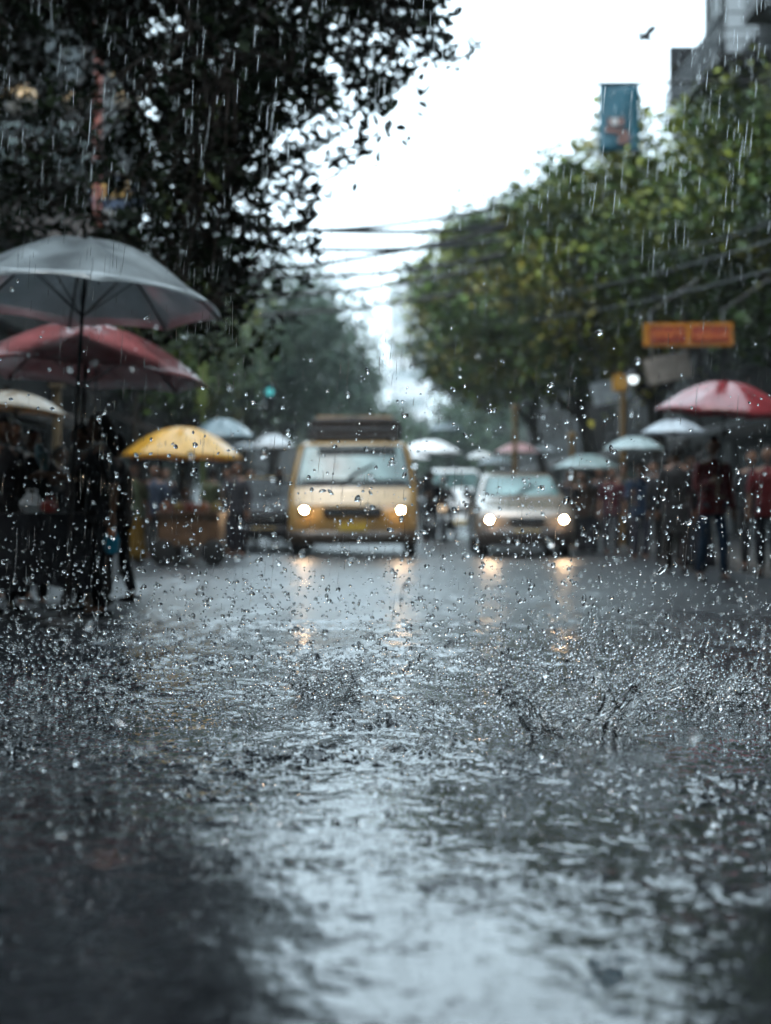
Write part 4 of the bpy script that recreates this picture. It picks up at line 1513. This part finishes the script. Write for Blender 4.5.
for i in range(9):
    x = -.4 + (i % 5) * .2
    y = -.15 + (i // 5) * .25
    o = MB().ball((0, 0, .075), (.08, .08, .075), 12, 9).tube([(0, 0, .14), (.01, 0, .17)], [.012, .005], 6).build('fruit', mat('fruit_%d' % (i % 3), ((.35, .14, .06), (.30, .22, .06), (.28, .08, .06))[i % 3], .35),
                                                                          loc=ct.location + Vector((x, y, .842)))
    tag(o, ('brown fruit piled on the vendor cart', 'ochre fruit piled on the vendor cart', 'dark red fruit piled on the vendor cart')[i % 3], 'fruit', ('brown fruit', 'ochre fruit', 'red fruit')[i % 3] + ' on the vendor cart')
person(((238 - CX) / F * 26.4, 26.4, 0), R(-30), 'person in dark clothes between the yellow parasol and the taxi', H=1.66, top=(.03, .03, .035), legs=(.02, .02, .025), sleeve='long')
person(((212 - CX) / F * 28.6, 28.6, 0), R(150), 'person in olive turned away behind the yellow parasol', H=1.62, top=(.06, .07, .04), legs=(.03, .03, .03))
person(((155 - CX) / F * 26.0, 26.0, 0), R(-10), 'person in navy shopping behind the yellow parasol', H=1.6, top=(.03, .04, .06), legs=(.03, .03, .03))


# ------------------------------------------------------------------ vehicles
def chaikin(pts, n=2):
    for _ in range(n):
        q = []
        for i in range(len(pts)):
            a, b = Vector(pts[i]), Vector(pts[(i + 1) % len(pts)])
            q += [a.lerp(b, .22), a.lerp(b, .78)]
        pts = q
    return [Vector(p) for p in pts]


class Shell:
    def __init__(s, sil, hw, bow=.10, rnd=.10):
        s.sil, s.hw, s.bow, s.rnd = sil, hw, bow, rnd
        s.y0 = min(p[0] for p in sil)
        s.y1 = max(p[0] for p in sil)

    def place(s, y, z, u, off=0.0):
        b = s.bow * u * u
        f = (y - s.y0) / (s.y1 - s.y0)
        yy = y + b * max(0, 1 - 2.2 * f) - b * .6 * max(0, 2.2 * f - 1.2)
        return (u * (s.hw(y, z) + off), yy, z)

    def body(s):
        pts = chaikin(s.sil)
        n = len(pts)
        cy = sum(p.x for p in pts) / n
        nrm = []
        for i in range(n):
            t = (pts[(i + 1) % n] - pts[i - 1])
            nn = Vector((t.y, -t.x)).normalized()
            nrm.append(nn)
        # orientation: outward
        area = sum(pts[i].x * pts[(i + 1) % n].y - pts[(i + 1) % n].x * pts[i].y for i in range(n))
        sg = 1 if area > 0 else -1
        us = [-1, -.985, -.95, -.88, -.7, -.4, 0, .4, .7, .88, .95, .985, 1]
        mb = MB()
        vs = []
        for u in us:
            a = max(0, (abs(u) - .86) / .14)
            ins = s.rnd * (1 - math.sqrt(max(0, 1 - a * a)))
            for p, nn in zip(pts, nrm):
                q = p - nn * sg * ins
                vs.append(s.place(q.x, q.y, u))
        fs = []
        m = len(us)
        for i in range(m - 1):
            for j in range(n):
                a, b = i * n + j, i * n + (j + 1) % n
                fs.append((a, b, b + n, a + n))
        fs.append(tuple(range(n - 1, -1, -1)))
        fs.append(tuple((m - 1) * n + j for j in range(n)))
        mb.add(vs, fs)
        return mb

    def panel(s, A, B, t0, t1, u0, u1, off=.012, taper=0.0, nu=12, thick=.01):
        """panel laid on the straight stretch A-B of the silhouette"""
        A, B = Vector(A), Vector(B)
        t = (B - A).normalized()
        nn = Vector((-t.y, t.x))
        if nn.x > 0 and abs(nn.x) > .3 or (abs(nn.x) <= .3 and nn.y < 0):
            nn = -nn
        vs, fs = [], []
        for lay in (off, off - thick):
            for j in range(7):
                q = t0 + (t1 - t0) * j / 6
                for i in range(nu + 1):
                    u = u0 + (u1 - u0) * i / nu
                    u *= 1 - taper * (j / 6)
                    p = A.lerp(B, q) + nn * lay
                    vs.append(s.place(p.x, p.y, u))
        n1 = nu + 1
        L = 7 * n1
        for j in range(6):
            for i in range(nu):
                a = j * n1 + i
                fs.append((a, a + 1, a + 1 + n1, a + n1))
                fs.append((L + a, L + a + n1, L + a + 1 + n1, L + a + 1))
        ring = [i for i in range(n1)] + [j * n1 + nu for j in range(1, 7)] + [6 * n1 + i for i in range(nu - 1, -1, -1)] + [j * n1 for j in range(5, 0, -1)]
        for a, b in zip(ring, ring[1:] + ring[:1]):
            fs.append((a, L + a, L + b, b))
        return MB().add(vs, fs)

    def side_window(s, poly, sg, off=.012):
        vs = [s.place(y, z, sg, off) for y, z in poly] + [s.place(y, z, sg, off - .02) for y, z in poly]
        n = len(poly)
        return MB().add(vs, [tuple(range(n)), tuple(range(2 * n - 1, n - 1, -1))] + [(i, (i + 1) % n, n + (i + 1) % n, n + i) for i in range(n)])


def wheel(parent, x, y, r, w, sg):
    t = empty('wheel', (x, y, r))
    t.parent = parent
    MB().lathe([(r * .62, -w / 2), (r * .9, -w / 2), (r, -w * .36), (r, w * .36), (r * .9, w / 2), (r * .62, w / 2)], n=28, axis='x').build('tyre', M_rubber, t)
    MB().lathe([(.02, -w * .1), (r * .25, -w * .2), (r * .5, -w * .05), (r * .62, -w * .46), (r * .62, w * .46), (r * .5, w * .05), (r * .25, w * .2), (.02, w * .1)], n=28, axis='x').build('rim', M_steel, t)


M_wscreen = mat('fogged_windscreen_sheen', (.09, .145, .145), .12, vary=.8, scale=1.6, coat=.15, bump=.12, bscale=25)  # fogged tone, with coarse blotches painted in place of reflections
M_head = mat('headlight_lit', (1, .9, .7), .2, emit=(1.0, .66, .38), emit_s=90)
M_lens = mat('headlight_lens', (.6, .6, .55), .1, coat=1)
M_plate = mat('yellow_plate', (.40, .27, .04), .4)


def mirror(parent, x, y, z, sg, m=M_plastic):
    mb = MB().tube([(x, y, z), (x + sg * .12, y - .03, z + .03)], .018, 6)
    mb.box((x + sg * .18, y - .04, z + .06), (.15, .09, .20), bevel=.03)
    f = mb.build('mirror', m, parent)


def vehicle(name, loc, rz, label, cat, sil, hw, ws, hood, mats, hl, hl_r, wheels, wr, bump_z, grille, plate, sidewin, lit=True, wipers=True, mirror_at=None, hub='lamp', bow=.1, rnd=.1):
    root = empty(name, loc, rz, label, cat)
    S = Shell(sil, hw, bow, rnd)
    S.body().build('body', mats['body'], root, angle=50)
    A, B = ws
    S.panel(A, B, .02, .97, -.92, .92, off=.006, taper=.03).build('windscreen_trim', M_plastic, root)
    wsn = S.panel(A, B, .07, .92, -.87, .87, off=.014, taper=.03).build('windscreen', mats.get('glass', M_wscreen), root)
    if wipers:
        wp = MB()
        Av, Bv = Vector(A), Vector(B)
        t = (Bv - Av).normalized()
        nn = Vector((-t.y, t.x))
        if nn.x > 0:
            nn = -nn
        def q(tt, u):
            p = Av.lerp(Bv, tt) + nn * .03
            return S.place(p.x, p.y, u)
        wp.tube([q(.04, -.18), q(.30, .04), q(.50, .34)], [.022, .03, .022], 6).tube([q(.04, -.75), q(.10, -.3), q(.12, -.1)], .014, 6)
        wp.build('wiper', M_plastic, root)
    # grille
    gx, gy, gz, gw, gh = grille
    MB().box((0, gy, gz), (gw, .06, gh), bevel=.02).build('grille', M_plastic, root)
    gr = MB()
    for i in range(3):
        gr.box((0, gy - .033, gz - gh / 2 + gh * (i + .5) / 3), (gw * .94, .012, gh * .08))
    gr.build('grille_bars', mats.get('trim', M_steel), root, smooth=False)
    # bumper
    bz, bh, bw = bump_z
    pts = []
    for i in range(13):
        u = -1 + i / 6
        x, y, z = S.place(S.y0 + .01, bz, u)
        pts.append((x * 1.005, y - .05 + .12 * max(0, abs(u) - .85) / .15, bz))
    bb = MB()
    vs, fs = [], []
    for x, y, z in pts:
        vs += [(x, y, z - bh / 2), (x, y - .03, z - bh * .2), (x, y - .03, z + bh * .25), (x, y + .02, z + bh / 2), (x, y + .12, z + bh / 2), (x, y + .12, z - bh / 2)]
    for i in range(12):
        for j in range(6):
            a, b = i * 6 + j, i * 6 + (j + 1) % 6
            fs.append((a, b, b + 6, a + 6))
    fs.append(tuple(range(6)))
    fs.append(tuple(72 + j for j in range(5, -1, -1)))
    bb.add(vs, fs).build('bumper', mats.get('bumper', M_plastic), root)
    # plate
    px_, py_, pzz, pw, ph = plate
    MB().box((px_, py_, pzz), (pw, .02, ph), bevel=.006).build('number_plate', M_plate, root)
    # lamps
    hx, hy, hz = hl
    for s in (-1, 1):
        h_ = MB().lathe([(hl_r * 1.18, .05), (hl_r * 1.18, -.03), (hl_r * 1.02, -.05)], (s * hx, hy, hz), 20, axis='y').build('headlight', M_chrome, root)
        MB().ball((s * hx, hy - .035, hz), (hl_r, .05, hl_r * .9), 18, 12).build('lens', M_head if lit else M_lens, h_)
        MB().box((s * (hx + hl_r * 1.75), hy + .03, hz), (hl_r * .8, .08, hl_r * 1.2), bevel=.02).build('indicator', mat('amber_lens', (.55, .22, .03), .2), root)
    for y in wheels:
        for s in (-1, 1):
            wheel(root, s * (hw(0, wr) - .13), y, wr, .2, s)
    for poly in sidewin:
        for s in (-1, 1):
            S.side_window(poly, s).build('side_window', M_win, root, smooth=False)
    if mirror_at:
        for s in (-1, 1):
            y, z = mirror_at
            mirror(root, s * hw(y, z), y, z, s, mats.get('mirror', M_plastic))
    return root, S


# yellow van
def hw_van(y, z):
    return 1.17 if z < 1.15 else 1.17 - .15 * ((z - 1.15) / .95) ** 1.2
vs_ = [(-2.24, .27), (-2.32, .62), (-2.27, .92), (-2.05, 1.26), (-1.45, 2.07), (-1.1, 2.15), (2.2, 2.13), (2.32, 1.9), (2.32, .27)]
M_vany = mat('ochre_van_paint', (.27, .165, .06), .25, vary=.12, scale=2, coat=1.0)
van, SV = vehicle('van', ((352.5 - CX) / F * 26.6, 26.6 + 2.3, 0), 0, 'ochre yellow van with lit headlights and a loaded roof rack', 'van', vs_, hw_van, ((-2.05, 1.26), (-1.45, 2.07)), None,
                  dict(body=M_vany, bumper=mat('van_bumper', (.022, .015, .010), .4, vary=.3), mirror=M_plastic), (.86, -2.2, .86), .05, (-1.5, 1.5), .33, (.37, .24, 0), (0, -2.29, .83, 1.05, .15),
                  (0, -2.36, .56, .5, .14), [[(-1.55, 1.28), (-1.15, 1.95), (-.5, 1.95), (-.5, 1.28)], [(-.38, 1.28), (-.38, 1.95), (.9, 1.95), (.9, 1.28)], [(1.0, 1.28), (1.0, 1.95), (2.0, 1.9), (2.0, 1.28)]],
                  mirror_at=(-1.7, 1.35), bow=.2, rnd=.2)
# dark sunshade strip along the top of the windscreen
SV.panel((-2.05, 1.26), (-1.45, 2.07), .72, .90, -.62, .74, off=.02).build('sun_strip', mat('dark_strip', (.008, .009, .009), .5, spec=.1), van)
SV.panel((-2.05, 1.26), (-1.45, 2.07), .085, .17, -.84, .84, off=.02).build('dashboard_band', mat('dark_strip'), van)
# bonnet band, its paint paled in place of the sky's reflection
SV.panel((-2.27, .92), (-2.05, 1.26), .1, .9, -.86, .86, off=.008).build('bonnet', mat('sky_paled_bonnet_paint', (.36, .25, .13), .4, vary=.15, coat=.2), van)
rk = MB()
for s in (-1, 1):
    rk.tube([(s * .84, -1.2, 2.34), (s * .84, 2.0, 2.34)], .025, 8)
    for y in (-1.1, -.2, .8, 1.8):
        rk.tube([(s * .84, y, 2.10), (s * .84, y, 2.34)], .02, 6)
for y in (-1.2, -.4, .4, 1.2, 2.0):
    rk.tube([(-.84, y, 2.22), (.84, y, 2.22)], .02, 6)
rk.tube([(-.84, -1.2, 2.34), (.84, -1.2, 2.34)], .025, 8)
rk.build('roof_rack', M_black_metal, van)


def tarp_load(v):
    k = 1 + .03 * math.sin(9 * v.x) + .03 * math.sin(8 * v.y + 1)
    def se(a, p):
        return math.copysign(abs(a) ** p, a)
    return Vector((se(v.x, .4) * k, se(v.y, .4) * k, se(v.z, .5)))


o = MB().ball((0, 0, .17), (.90, 1.5, .20), 32, 18, tarp_load)
for y in (-.9, 0, .9):
    o.tube([(-.83, y, .1), (-.8, y, .33), (0, y, .378), (.8, y, .33), (.83, y, .1)], .012, 6)
o = o.build('roof_load', mat('dark_tarp', (.014, .009, .007), .6, spec=.15, vary=.4, scale=4, bump=.4, bscale=5), loc=van.location + Vector((0, .5, 2.245)))
tag(o, 'dark brown tarpaulin load strapped on the roof of the yellow van', 'luggage')
o = MB().box((0, 0, 0), (1.46, .9, .03), bevel=.012).box((0, -.43, -.015), (1.46, .05, .05), bevel=.01).build('roof_board', mat('tan_board', (.30, .19, .10), .35, vary=.3), loc=van.location + Vector((0, .2, 2.64)))
tag(o, 'tan board lying on top of the tarpaulin load', 'board')

# tan car
def hw_car(y, z):
    if z < .5:
        return .84 + .04 * z / .5
    if z < 1.0:
        return .88 - .02 * (z - .5) / .5
    return .86 - .22 * ((z - 1.0) / .58)
cs = [(-1.88, .27), (-1.96, .5), (-1.92, .78), (-1.78, .90), (-.98, 1.06), (-.30, 1.50), (.1, 1.58), (1.1, 1.55), (1.72, 1.12), (1.92, .98), (1.94, .32)]
M_tan = mat('tan_car_paint', (.20, .165, .135), .25, .2, vary=.1, scale=2, coat=1.0)
car, SC = vehicle('parked_car', ((527 - CX) / F * 26.6, 26.6 + 1.95, 0), 0, 'tan hatchback with both headlights lit beside the umbrella crowd', 'car', cs, hw_car, ((-.98, 1.06), (-.30, 1.50)), None,
                  dict(body=M_tan, bumper=mat('car_bumper', (.02, .015, .013), .35, vary=.3)), (.66, -1.86, .69), .052, (-1.2, 1.2), .29, (.38, .30, 0), (0, -1.95, .67, .62, .12), (0, -2.0, .45, .46, .11),
                  [[(-.75, 1.08), (-.22, 1.42), (.25, 1.47), (.25, 1.08)], [(.33, 1.08), (.33, 1.47), (1.0, 1.44), (1.4, 1.10)]], mirror_at=(-.72, 1.10), bow=.14)
car.name = 'car'

# black taxi, yellow roof
ct_ = [(-1.95, .28), (-2.03, .5), (-2.0, .80), (-1.86, .92), (-.95, 1.02), (-.45, 1.44), (-.1, 1.52), (1.0, 1.5), (1.5, 1.08), (2.02, .98), (2.05, .34)]
M_blk = mat('black_taxi_paint', (.010, .011, .013), .45, spec=.15, vary=.2)
taxi, ST = vehicle('taxi', ((264 - CX) / F * 29.5, 29.5 + 2, 0), 0, 'black taxi with a yellow roof half hidden behind the yellow van', 'taxi', ct_, hw_car, ((-.95, 1.02), (-.45, 1.44)), None,
                   dict(body=M_blk, glass=mat('dark_taxi_glass', (.012, .014, .015), .3, spec=.15)), (.64, -1.96, .70), .10, (-1.25, 1.25), .29, (.42, .24, 0), (0, -2.02, .68, .8, .13), (0, -2.08, .45, .46, .11),
                   [[(-.75, 1.08), (-.36, 1.40), (.25, 1.44), (.25, 1.08)], [(.33, 1.08), (.33, 1.44), (.95, 1.41), (1.25, 1.10)]], lit=False, mirror_at=(-.72, 1.08), bow=.14)
ST.panel((-.1, 1.52), (1.0, 1.5), .0, 1.0, -.88, .88, off=.012).build('roof', mat('yellow_taxi_paint', (.50, .30, .03), .25, coat=1.0), taxi)

# white car further back
def hw_wv(y, z):
    return hw_car(y, z / 1.25) * 1.02
M_whitep = mat('white_van_paint', (.80, .82, .83), .3, vary=.05, coat=.6)
vehicle('car', ((458 - CX) / F * 40, 42, 0), 0, 'white tall car in the distance behind the motorcycle rider', 'car', [(y, z * 1.25) for y, z in cs], hw_wv, ((-.98, 1.06 * 1.25), (-.30, 1.50 * 1.25)), None,
        dict(body=M_whitep, bumper=M_whitep), (.66, -1.9, .86), .09, (-1.2, 1.2), .3, (.5, .22, 0), (0, -1.95, .84, .62, .12), (0, -2.02, .5, .46, .11),
        [[(-.75, 1.35), (-.22, 1.77), (.25, 1.83), (.25, 1.35)], [(.33, 1.35), (.33, 1.83), (1.0, 1.8), (1.4, 1.38)]], lit=False, mirror_at=(-.72, 1.38), bow=.14)

# motorcycle and rider
mx, md = (444 - CX) / F * 37, 37.0
mc = empty('motorcycle', (mx, md, 0), R(-6), 'motorcycle with a dim headlight between the yellow van and the tan car', 'motorcycle')
for y, nm in ((-.62, 'wheel'), (.62, 'wheel')):
    t = empty(nm, (0, y, .30))
    t.parent = mc
    MB().lathe([(.24, -.045), (.28, -.045), (.305, -.02), (.305, .02), (.28, .045), (.24, .045)], n=28, axis='x').build('tyre', M_rubber, t)
    rm = MB().lathe([(.24, -.03), (.25, 0), (.24, .03), (.22, 0), (.24, -.03)], n=28, axis='x').lathe([(.03, -.06), (.05, 0), (.03, .06)], n=12, axis='x')
    for i in range(10):
        a = i * math.pi / 5
        rm.tube([(0, .03 * math.cos(a), .03 * math.sin(a)), (0, .235 * math.cos(a), .235 * math.sin(a))], .006, 4)
    rm.build('rim', M_steel, t)
fk = MB()
for s in (-1, 1):
    fk.tube([(s * .08, -.62, .30), (s * .08, -.42, .92)], .022, 8)
fk.build('fork', M_steel, mc)
MB().tube([(-.36, -.34, 1.02), (-.25, -.40, 1.0), (0, -.41, .97), (.25, -.40, 1.0), (.36, -.34, 1.02)], .016, 8).build('handlebar', M_black_metal, mc)
MB().tube([(-.20, -.40, 1.0), (-.24, -.42, 1.16)], .008, 5).ball((-.26, -.43, 1.19), (.07, .02, .05), 12, 8).build('mirror', M_black_metal, mc)
MB().tube([(.20, -.40, 1.0), (.24, -.42, 1.16)], .008, 5).ball((.26, -.43, 1.19), (.07, .02, .05), 12, 8).build('mirror', M_black_metal, mc)
pts = []
mg = MB()
for a0 in range(9):
    a = math.pi * (.15 + .75 * a0 / 8)
    pts.append((0, -.62 - .34 * math.cos(a), .30 + .34 * math.sin(a)))
mg.tube(pts, .05, 8).build('mudguard', M_blk, mc)
hd = MB().ball((0, -.50, .86), (.11, .10, .11), 16, 12).build('headlight', M_blk, mc)
MB().ball((0, -.58, .86), (.085, .045, .085), 14, 10).build('lens', mat('dim_headlight', (.9, .7, .5), .2, emit=(1, .72, .45), emit_s=.5), hd)
MB().ball((0, -.12, .82), (.15, .28, .13), 18, 12).build('tank', M_blk, mc)
MB().ball((0, .38, .80), (.13, .40, .075), 18, 10).build('seat', M_plastic, mc)
MB().box((0, 0, .45), (.24, .42, .34), bevel=.05).tube([(0, -.42, .9), (0, -.1, .4), (0, .5, .45), (0, .62, .30)], .03, 8).tube([(.12, .0, .35), (.16, .7, .38)], [.025, .04], 8).build('frame', M_black_metal, mc)
rider, rk_, rJ = person((mx, md + .22, 0), R(-6), 'rider in black on the motorcycle, wearing a dark helmet', H=1.7, top=(.018, .018, .02), legs=(.018, .018, .02), pose='ride', armL='bar', armR='bar', sleeve='long', helmet=(.03, .03, .035), lean=.18)
goods_bag('plastic_bag', (mx - .42, md - .35, .98), .17, (.6, .64, .66), 'white bundle hanging on the handlebar of the motorcycle')


# ------------------------------------------------------------------ rain and splashes
def ico(sub=1):
    bm = bmesh.new()
    bmesh.ops.create_icosphere(bm, subdivisions=sub, radius=1)
    V = np.array([v.co[:] for v in bm.verts])
    Fc = np.array([[v.index for v in f.verts] for f in bm.faces])
    bm.free()
    return V, Fc


def drops(name, C, Rr, stretch, axis_tilt, label, wob=.22):
    V0, F0 = ico(2)
    n, k = len(C), len(V0)
    ph = rng.uniform(0, 6.28, (n, 3))
    q = 1 + wob * np.sin(2.2 * V0[None, :, 0] + ph[:, 0:1]) * np.sin(2.0 * V0[None, :, 1] + ph[:, 1:2]) + wob * .6 * np.sin(3.1 * V0[None, :, 2] + ph[:, 2:3])
    V = V0[None] * q[..., None] * Rr[:, None, None]
    d = rng.standard_normal((n, 3)) * np.array([1, 1, 1.0])
    if axis_tilt is not None:
        d = np.tile(np.array(axis_tilt, dtype=float), (n, 1)) + rng.normal(0, .035, (n, 3))
    d /= np.linalg.norm(d, axis=1)[:, None]
    dot = np.einsum('nkj,nj->nk', V, d)
    V = V + dot[..., None] * d[:, None, :] * (stretch[:, None, None] - 1)
    V = V + C[:, None, :]
    Fc = (F0[None] + (np.arange(n) * k)[:, None, None]).reshape(-1, 3)
    o = mesh_np(name, V.reshape(-1, 3), Fc, M_water, smooth=True)
    tag(o, label, 'water', kind='stuff')
    return o


# drops thrown up from the road, thickest close to the surface
n = 27000
d = np.where(rng.random(n) < .68, rng.normal(6.7, .65, n), rng.uniform(3.6, 10.5, n))
d = np.clip(d, 3.2, 11)
# clustered sideways: bursts
bc = rng.uniform(-.30, .30, 90)
bi = rng.integers(0, 90, n)
x = np.where(rng.random(n) < .5, rng.uniform(-.30, .30, n), bc[bi] + rng.normal(0, .02, n)) * d
u = rng.random(n)
z = np.where(u < .45, rng.exponential(.09, n), np.where(u < .93, rng.exponential(.28, n), rng.uniform(0, 1.45, n))) + .015
rr = np.clip(rng.lognormal(-.08, .58, n) * np.interp(z, [0, .12, .35], [.0023, .0029, .0036]), .0011, .0115)
drops('water_drops', np.stack([x, d, z], 1), rr, np.clip(rng.lognormal(.2, .35, n), 1, 3), None, 'clear water drops thrown up from the flooded road')

# falling rain: long thin drops
n = 7000
d = 4.8 + 16 * rng.random(n) ** .9
x = rng.uniform(-.30, .30, n) * d
z = rng.uniform(.1, 1, n) * (CAMZ + .36 * d)
rr = rng.uniform(.0007, .0014, n)
drops('falling_rain', np.stack([x, d, z], 1), rr, np.clip(rng.lognormal(3.3, .5, n), 8, 80), (.07, .02, 1), 'thin slanting rain falling over the street', wob=.05)


# the two big splashes
def splash(name, loc, r, h, seed, label, n_tendril):
    rd = random.Random(seed)
    root = empty(name, loc, 0, label, 'splash')
    seg, ring = 72, 14
    ph = [rd.uniform(0, 6.28) for _ in range(8)]
    vs, fs = [], []

    def f(a, q):
        lob = .5 + .5 * (math.sin(3 * a + ph[0]) * .5 + math.sin(7 * a + ph[1]) * .3 + math.sin(13 * a + ph[2]) * .25)
        hh = h * (.25 + .85 * max(0, lob))
        rr = r * (.55 + .45 * q ** 1.4) * (1 + .18 * math.sin(2 * a + ph[3]) + .06 * math.sin(9 * a + ph[4] + 3 * q))
        z = hh * q ** 1.15 + .012 * math.sin(11 * a + 9 * q + ph[5]) + .008 * math.sin(23 * a - 6 * q)
        return Vector((rr * math.cos(a), rr * .8 * math.sin(a), z - .01 * (1 - q))), rr
    for th in (0, 1):
        for j in range(ring + 1):
            q = j / ring
            for i in range(seg):
                a = 2 * math.pi * i / seg
                p, rr = f(a, q)
                t = .008 + .012 * (1 - q) + .006 * math.sin(7 * a + 6 * q) + .003 * math.sin(13 * a - 9 * q)
                s = 1 if th == 0 else 1 - max(.003, t) / rr
                vs.append((p.x * s, p.y * s, p.z + (0 if th == 0 else .001)))
    L = (ring + 1) * seg
    for j in range(ring):
        for i in range(seg):
            a, b = j * seg + i, j * seg + (i + 1) % seg
            fs.append((a, b, b + seg, a + seg))
            fs.append((L + a, L + a + seg, L + b + seg, L + b))
    for i in range(seg):
        a, b = ring * seg + i, ring * seg + (i + 1) % seg
        fs.append((a, b, L + b, L + a))
        a, b = i, (i + 1) % seg
        fs.append((a, L + a, L + b, b))
    sheet = MB().add(vs, fs)
    sheet.build('water_sheet', M_water, root, angle=180)
    tn = MB()
    dr = MB()
    for k in range(n_tendril):
        a = rd.uniform(0, 2 * math.pi)
        p, rr = f(a, rd.uniform(.75, 1))
        v = Vector((math.cos(a) * rd.uniform(.2, 1.0), math.sin(a) * .6, rd.uniform(.6, 1.8))).normalized()
        ln = h * rd.uniform(.3, 1.5) if k % 3 else h * rd.uniform(.9, 1.7)
        pts, rad = [p], [.007]
        m = 7
        for j in range(1, m + 1):
            q = p + v * ln * j / m + Vector((rd.gauss(0, .016), rd.gauss(0, .014), -.2 * ln * (j / m) ** 2 + rd.gauss(0, .008)))
            pts.append(q)
            rad.append(max(.0018, .0062 * (1 - j / m) + rd.uniform(-.002, .0025)))
        if rd.random() < .55:
            tn.tube(pts, rad, 7)
        for q in pts[1:]:
            for _ in range(rd.randint(2, 4)):
                dr.ball(q + Vector((rd.gauss(0, .02), rd.gauss(0, .02), rd.gauss(0, .02))), rd.uniform(.003, .009), 9, 7)
    for k in range(n_tendril * 5):
        a = rd.uniform(0, 2 * math.pi)
        q = abs(rd.gauss(0, .6))
        dr.ball((r * (.5 + q) * math.cos(a), r * (.5 + q) * .8 * math.sin(a), abs(rd.gauss(0, h * .45)) + .01), rd.uniform(.003, .011), 9, 7)
    t_ = tn.build('water_strand', M_water, root, angle=180)
    t_['kind'] = 'stuff'
    d_ = dr.build('spray', M_water, root, angle=180)
    d_['kind'] = 'stuff'
    return root


splash('water_splash', (P(576, 700, 6.05).x, 6.05, .012), .32, .24, 5, 'big crown of splashing water with rising strands on the flooded road', 60)
splash('water_splash', (P(325, 690, 7.3).x, 7.3, .012), .15, .12, 6, 'smaller spiky splash of water on the road in front of the van', 26)
splash('water_splash', (P(715, 700, 6.9).x, 6.9, .012), .16, .12, 9, 'thin ragged splash of water beside the big crown splash', 22)

# ------------------------------------------------------------------ haze
hz = MB().box((0, 110, 16.2), (320, 350, 35)).build('haze', mat('haze_shell'), smooth=False)
tag(hz, kind='stuff')
hm = bpy.data.materials.new('rain_haze')
hm.use_nodes = True
hn = hm.node_tree
hn.nodes.remove(hn.nodes['Principled BSDF'])
pv = hn.nodes.new('ShaderNodeVolumePrincipled')
pv.inputs['Color'].default_value = (.86, .93, .95, 1)
pv.inputs['Density'].default_value = .0006
pv.inputs['Anisotropy'].default_value = .1
hn.links.new(pv.outputs['Volume'], hn.nodes['Material Output'].inputs['Volume'])
hz.data.materials.clear()
hz.data.materials.append(hm)

# ------------------------------------------------------------------ render settings
scene.render.engine = 'CYCLES'
cy = scene.cycles
cy.use_denoising = True
cy.use_adaptive_sampling = True
cy.adaptive_threshold = .02
cy.max_bounces = 10
cy.diffuse_bounces = 2
cy.glossy_bounces = 4
cy.transmission_bounces = 8
cy.transparent_max_bounces = 8
cy.volume_bounces = 1
cy.caustics_reflective = False
cy.caustics_refractive = False
cy.sample_clamp_indirect = 25
vs_ = scene.view_settings
vs_.view_transform = 'Standard'
vs_.look = 'None'
vs_.gamma = 1
vs_.exposure = 1.55
vs_.use_curve_mapping = False
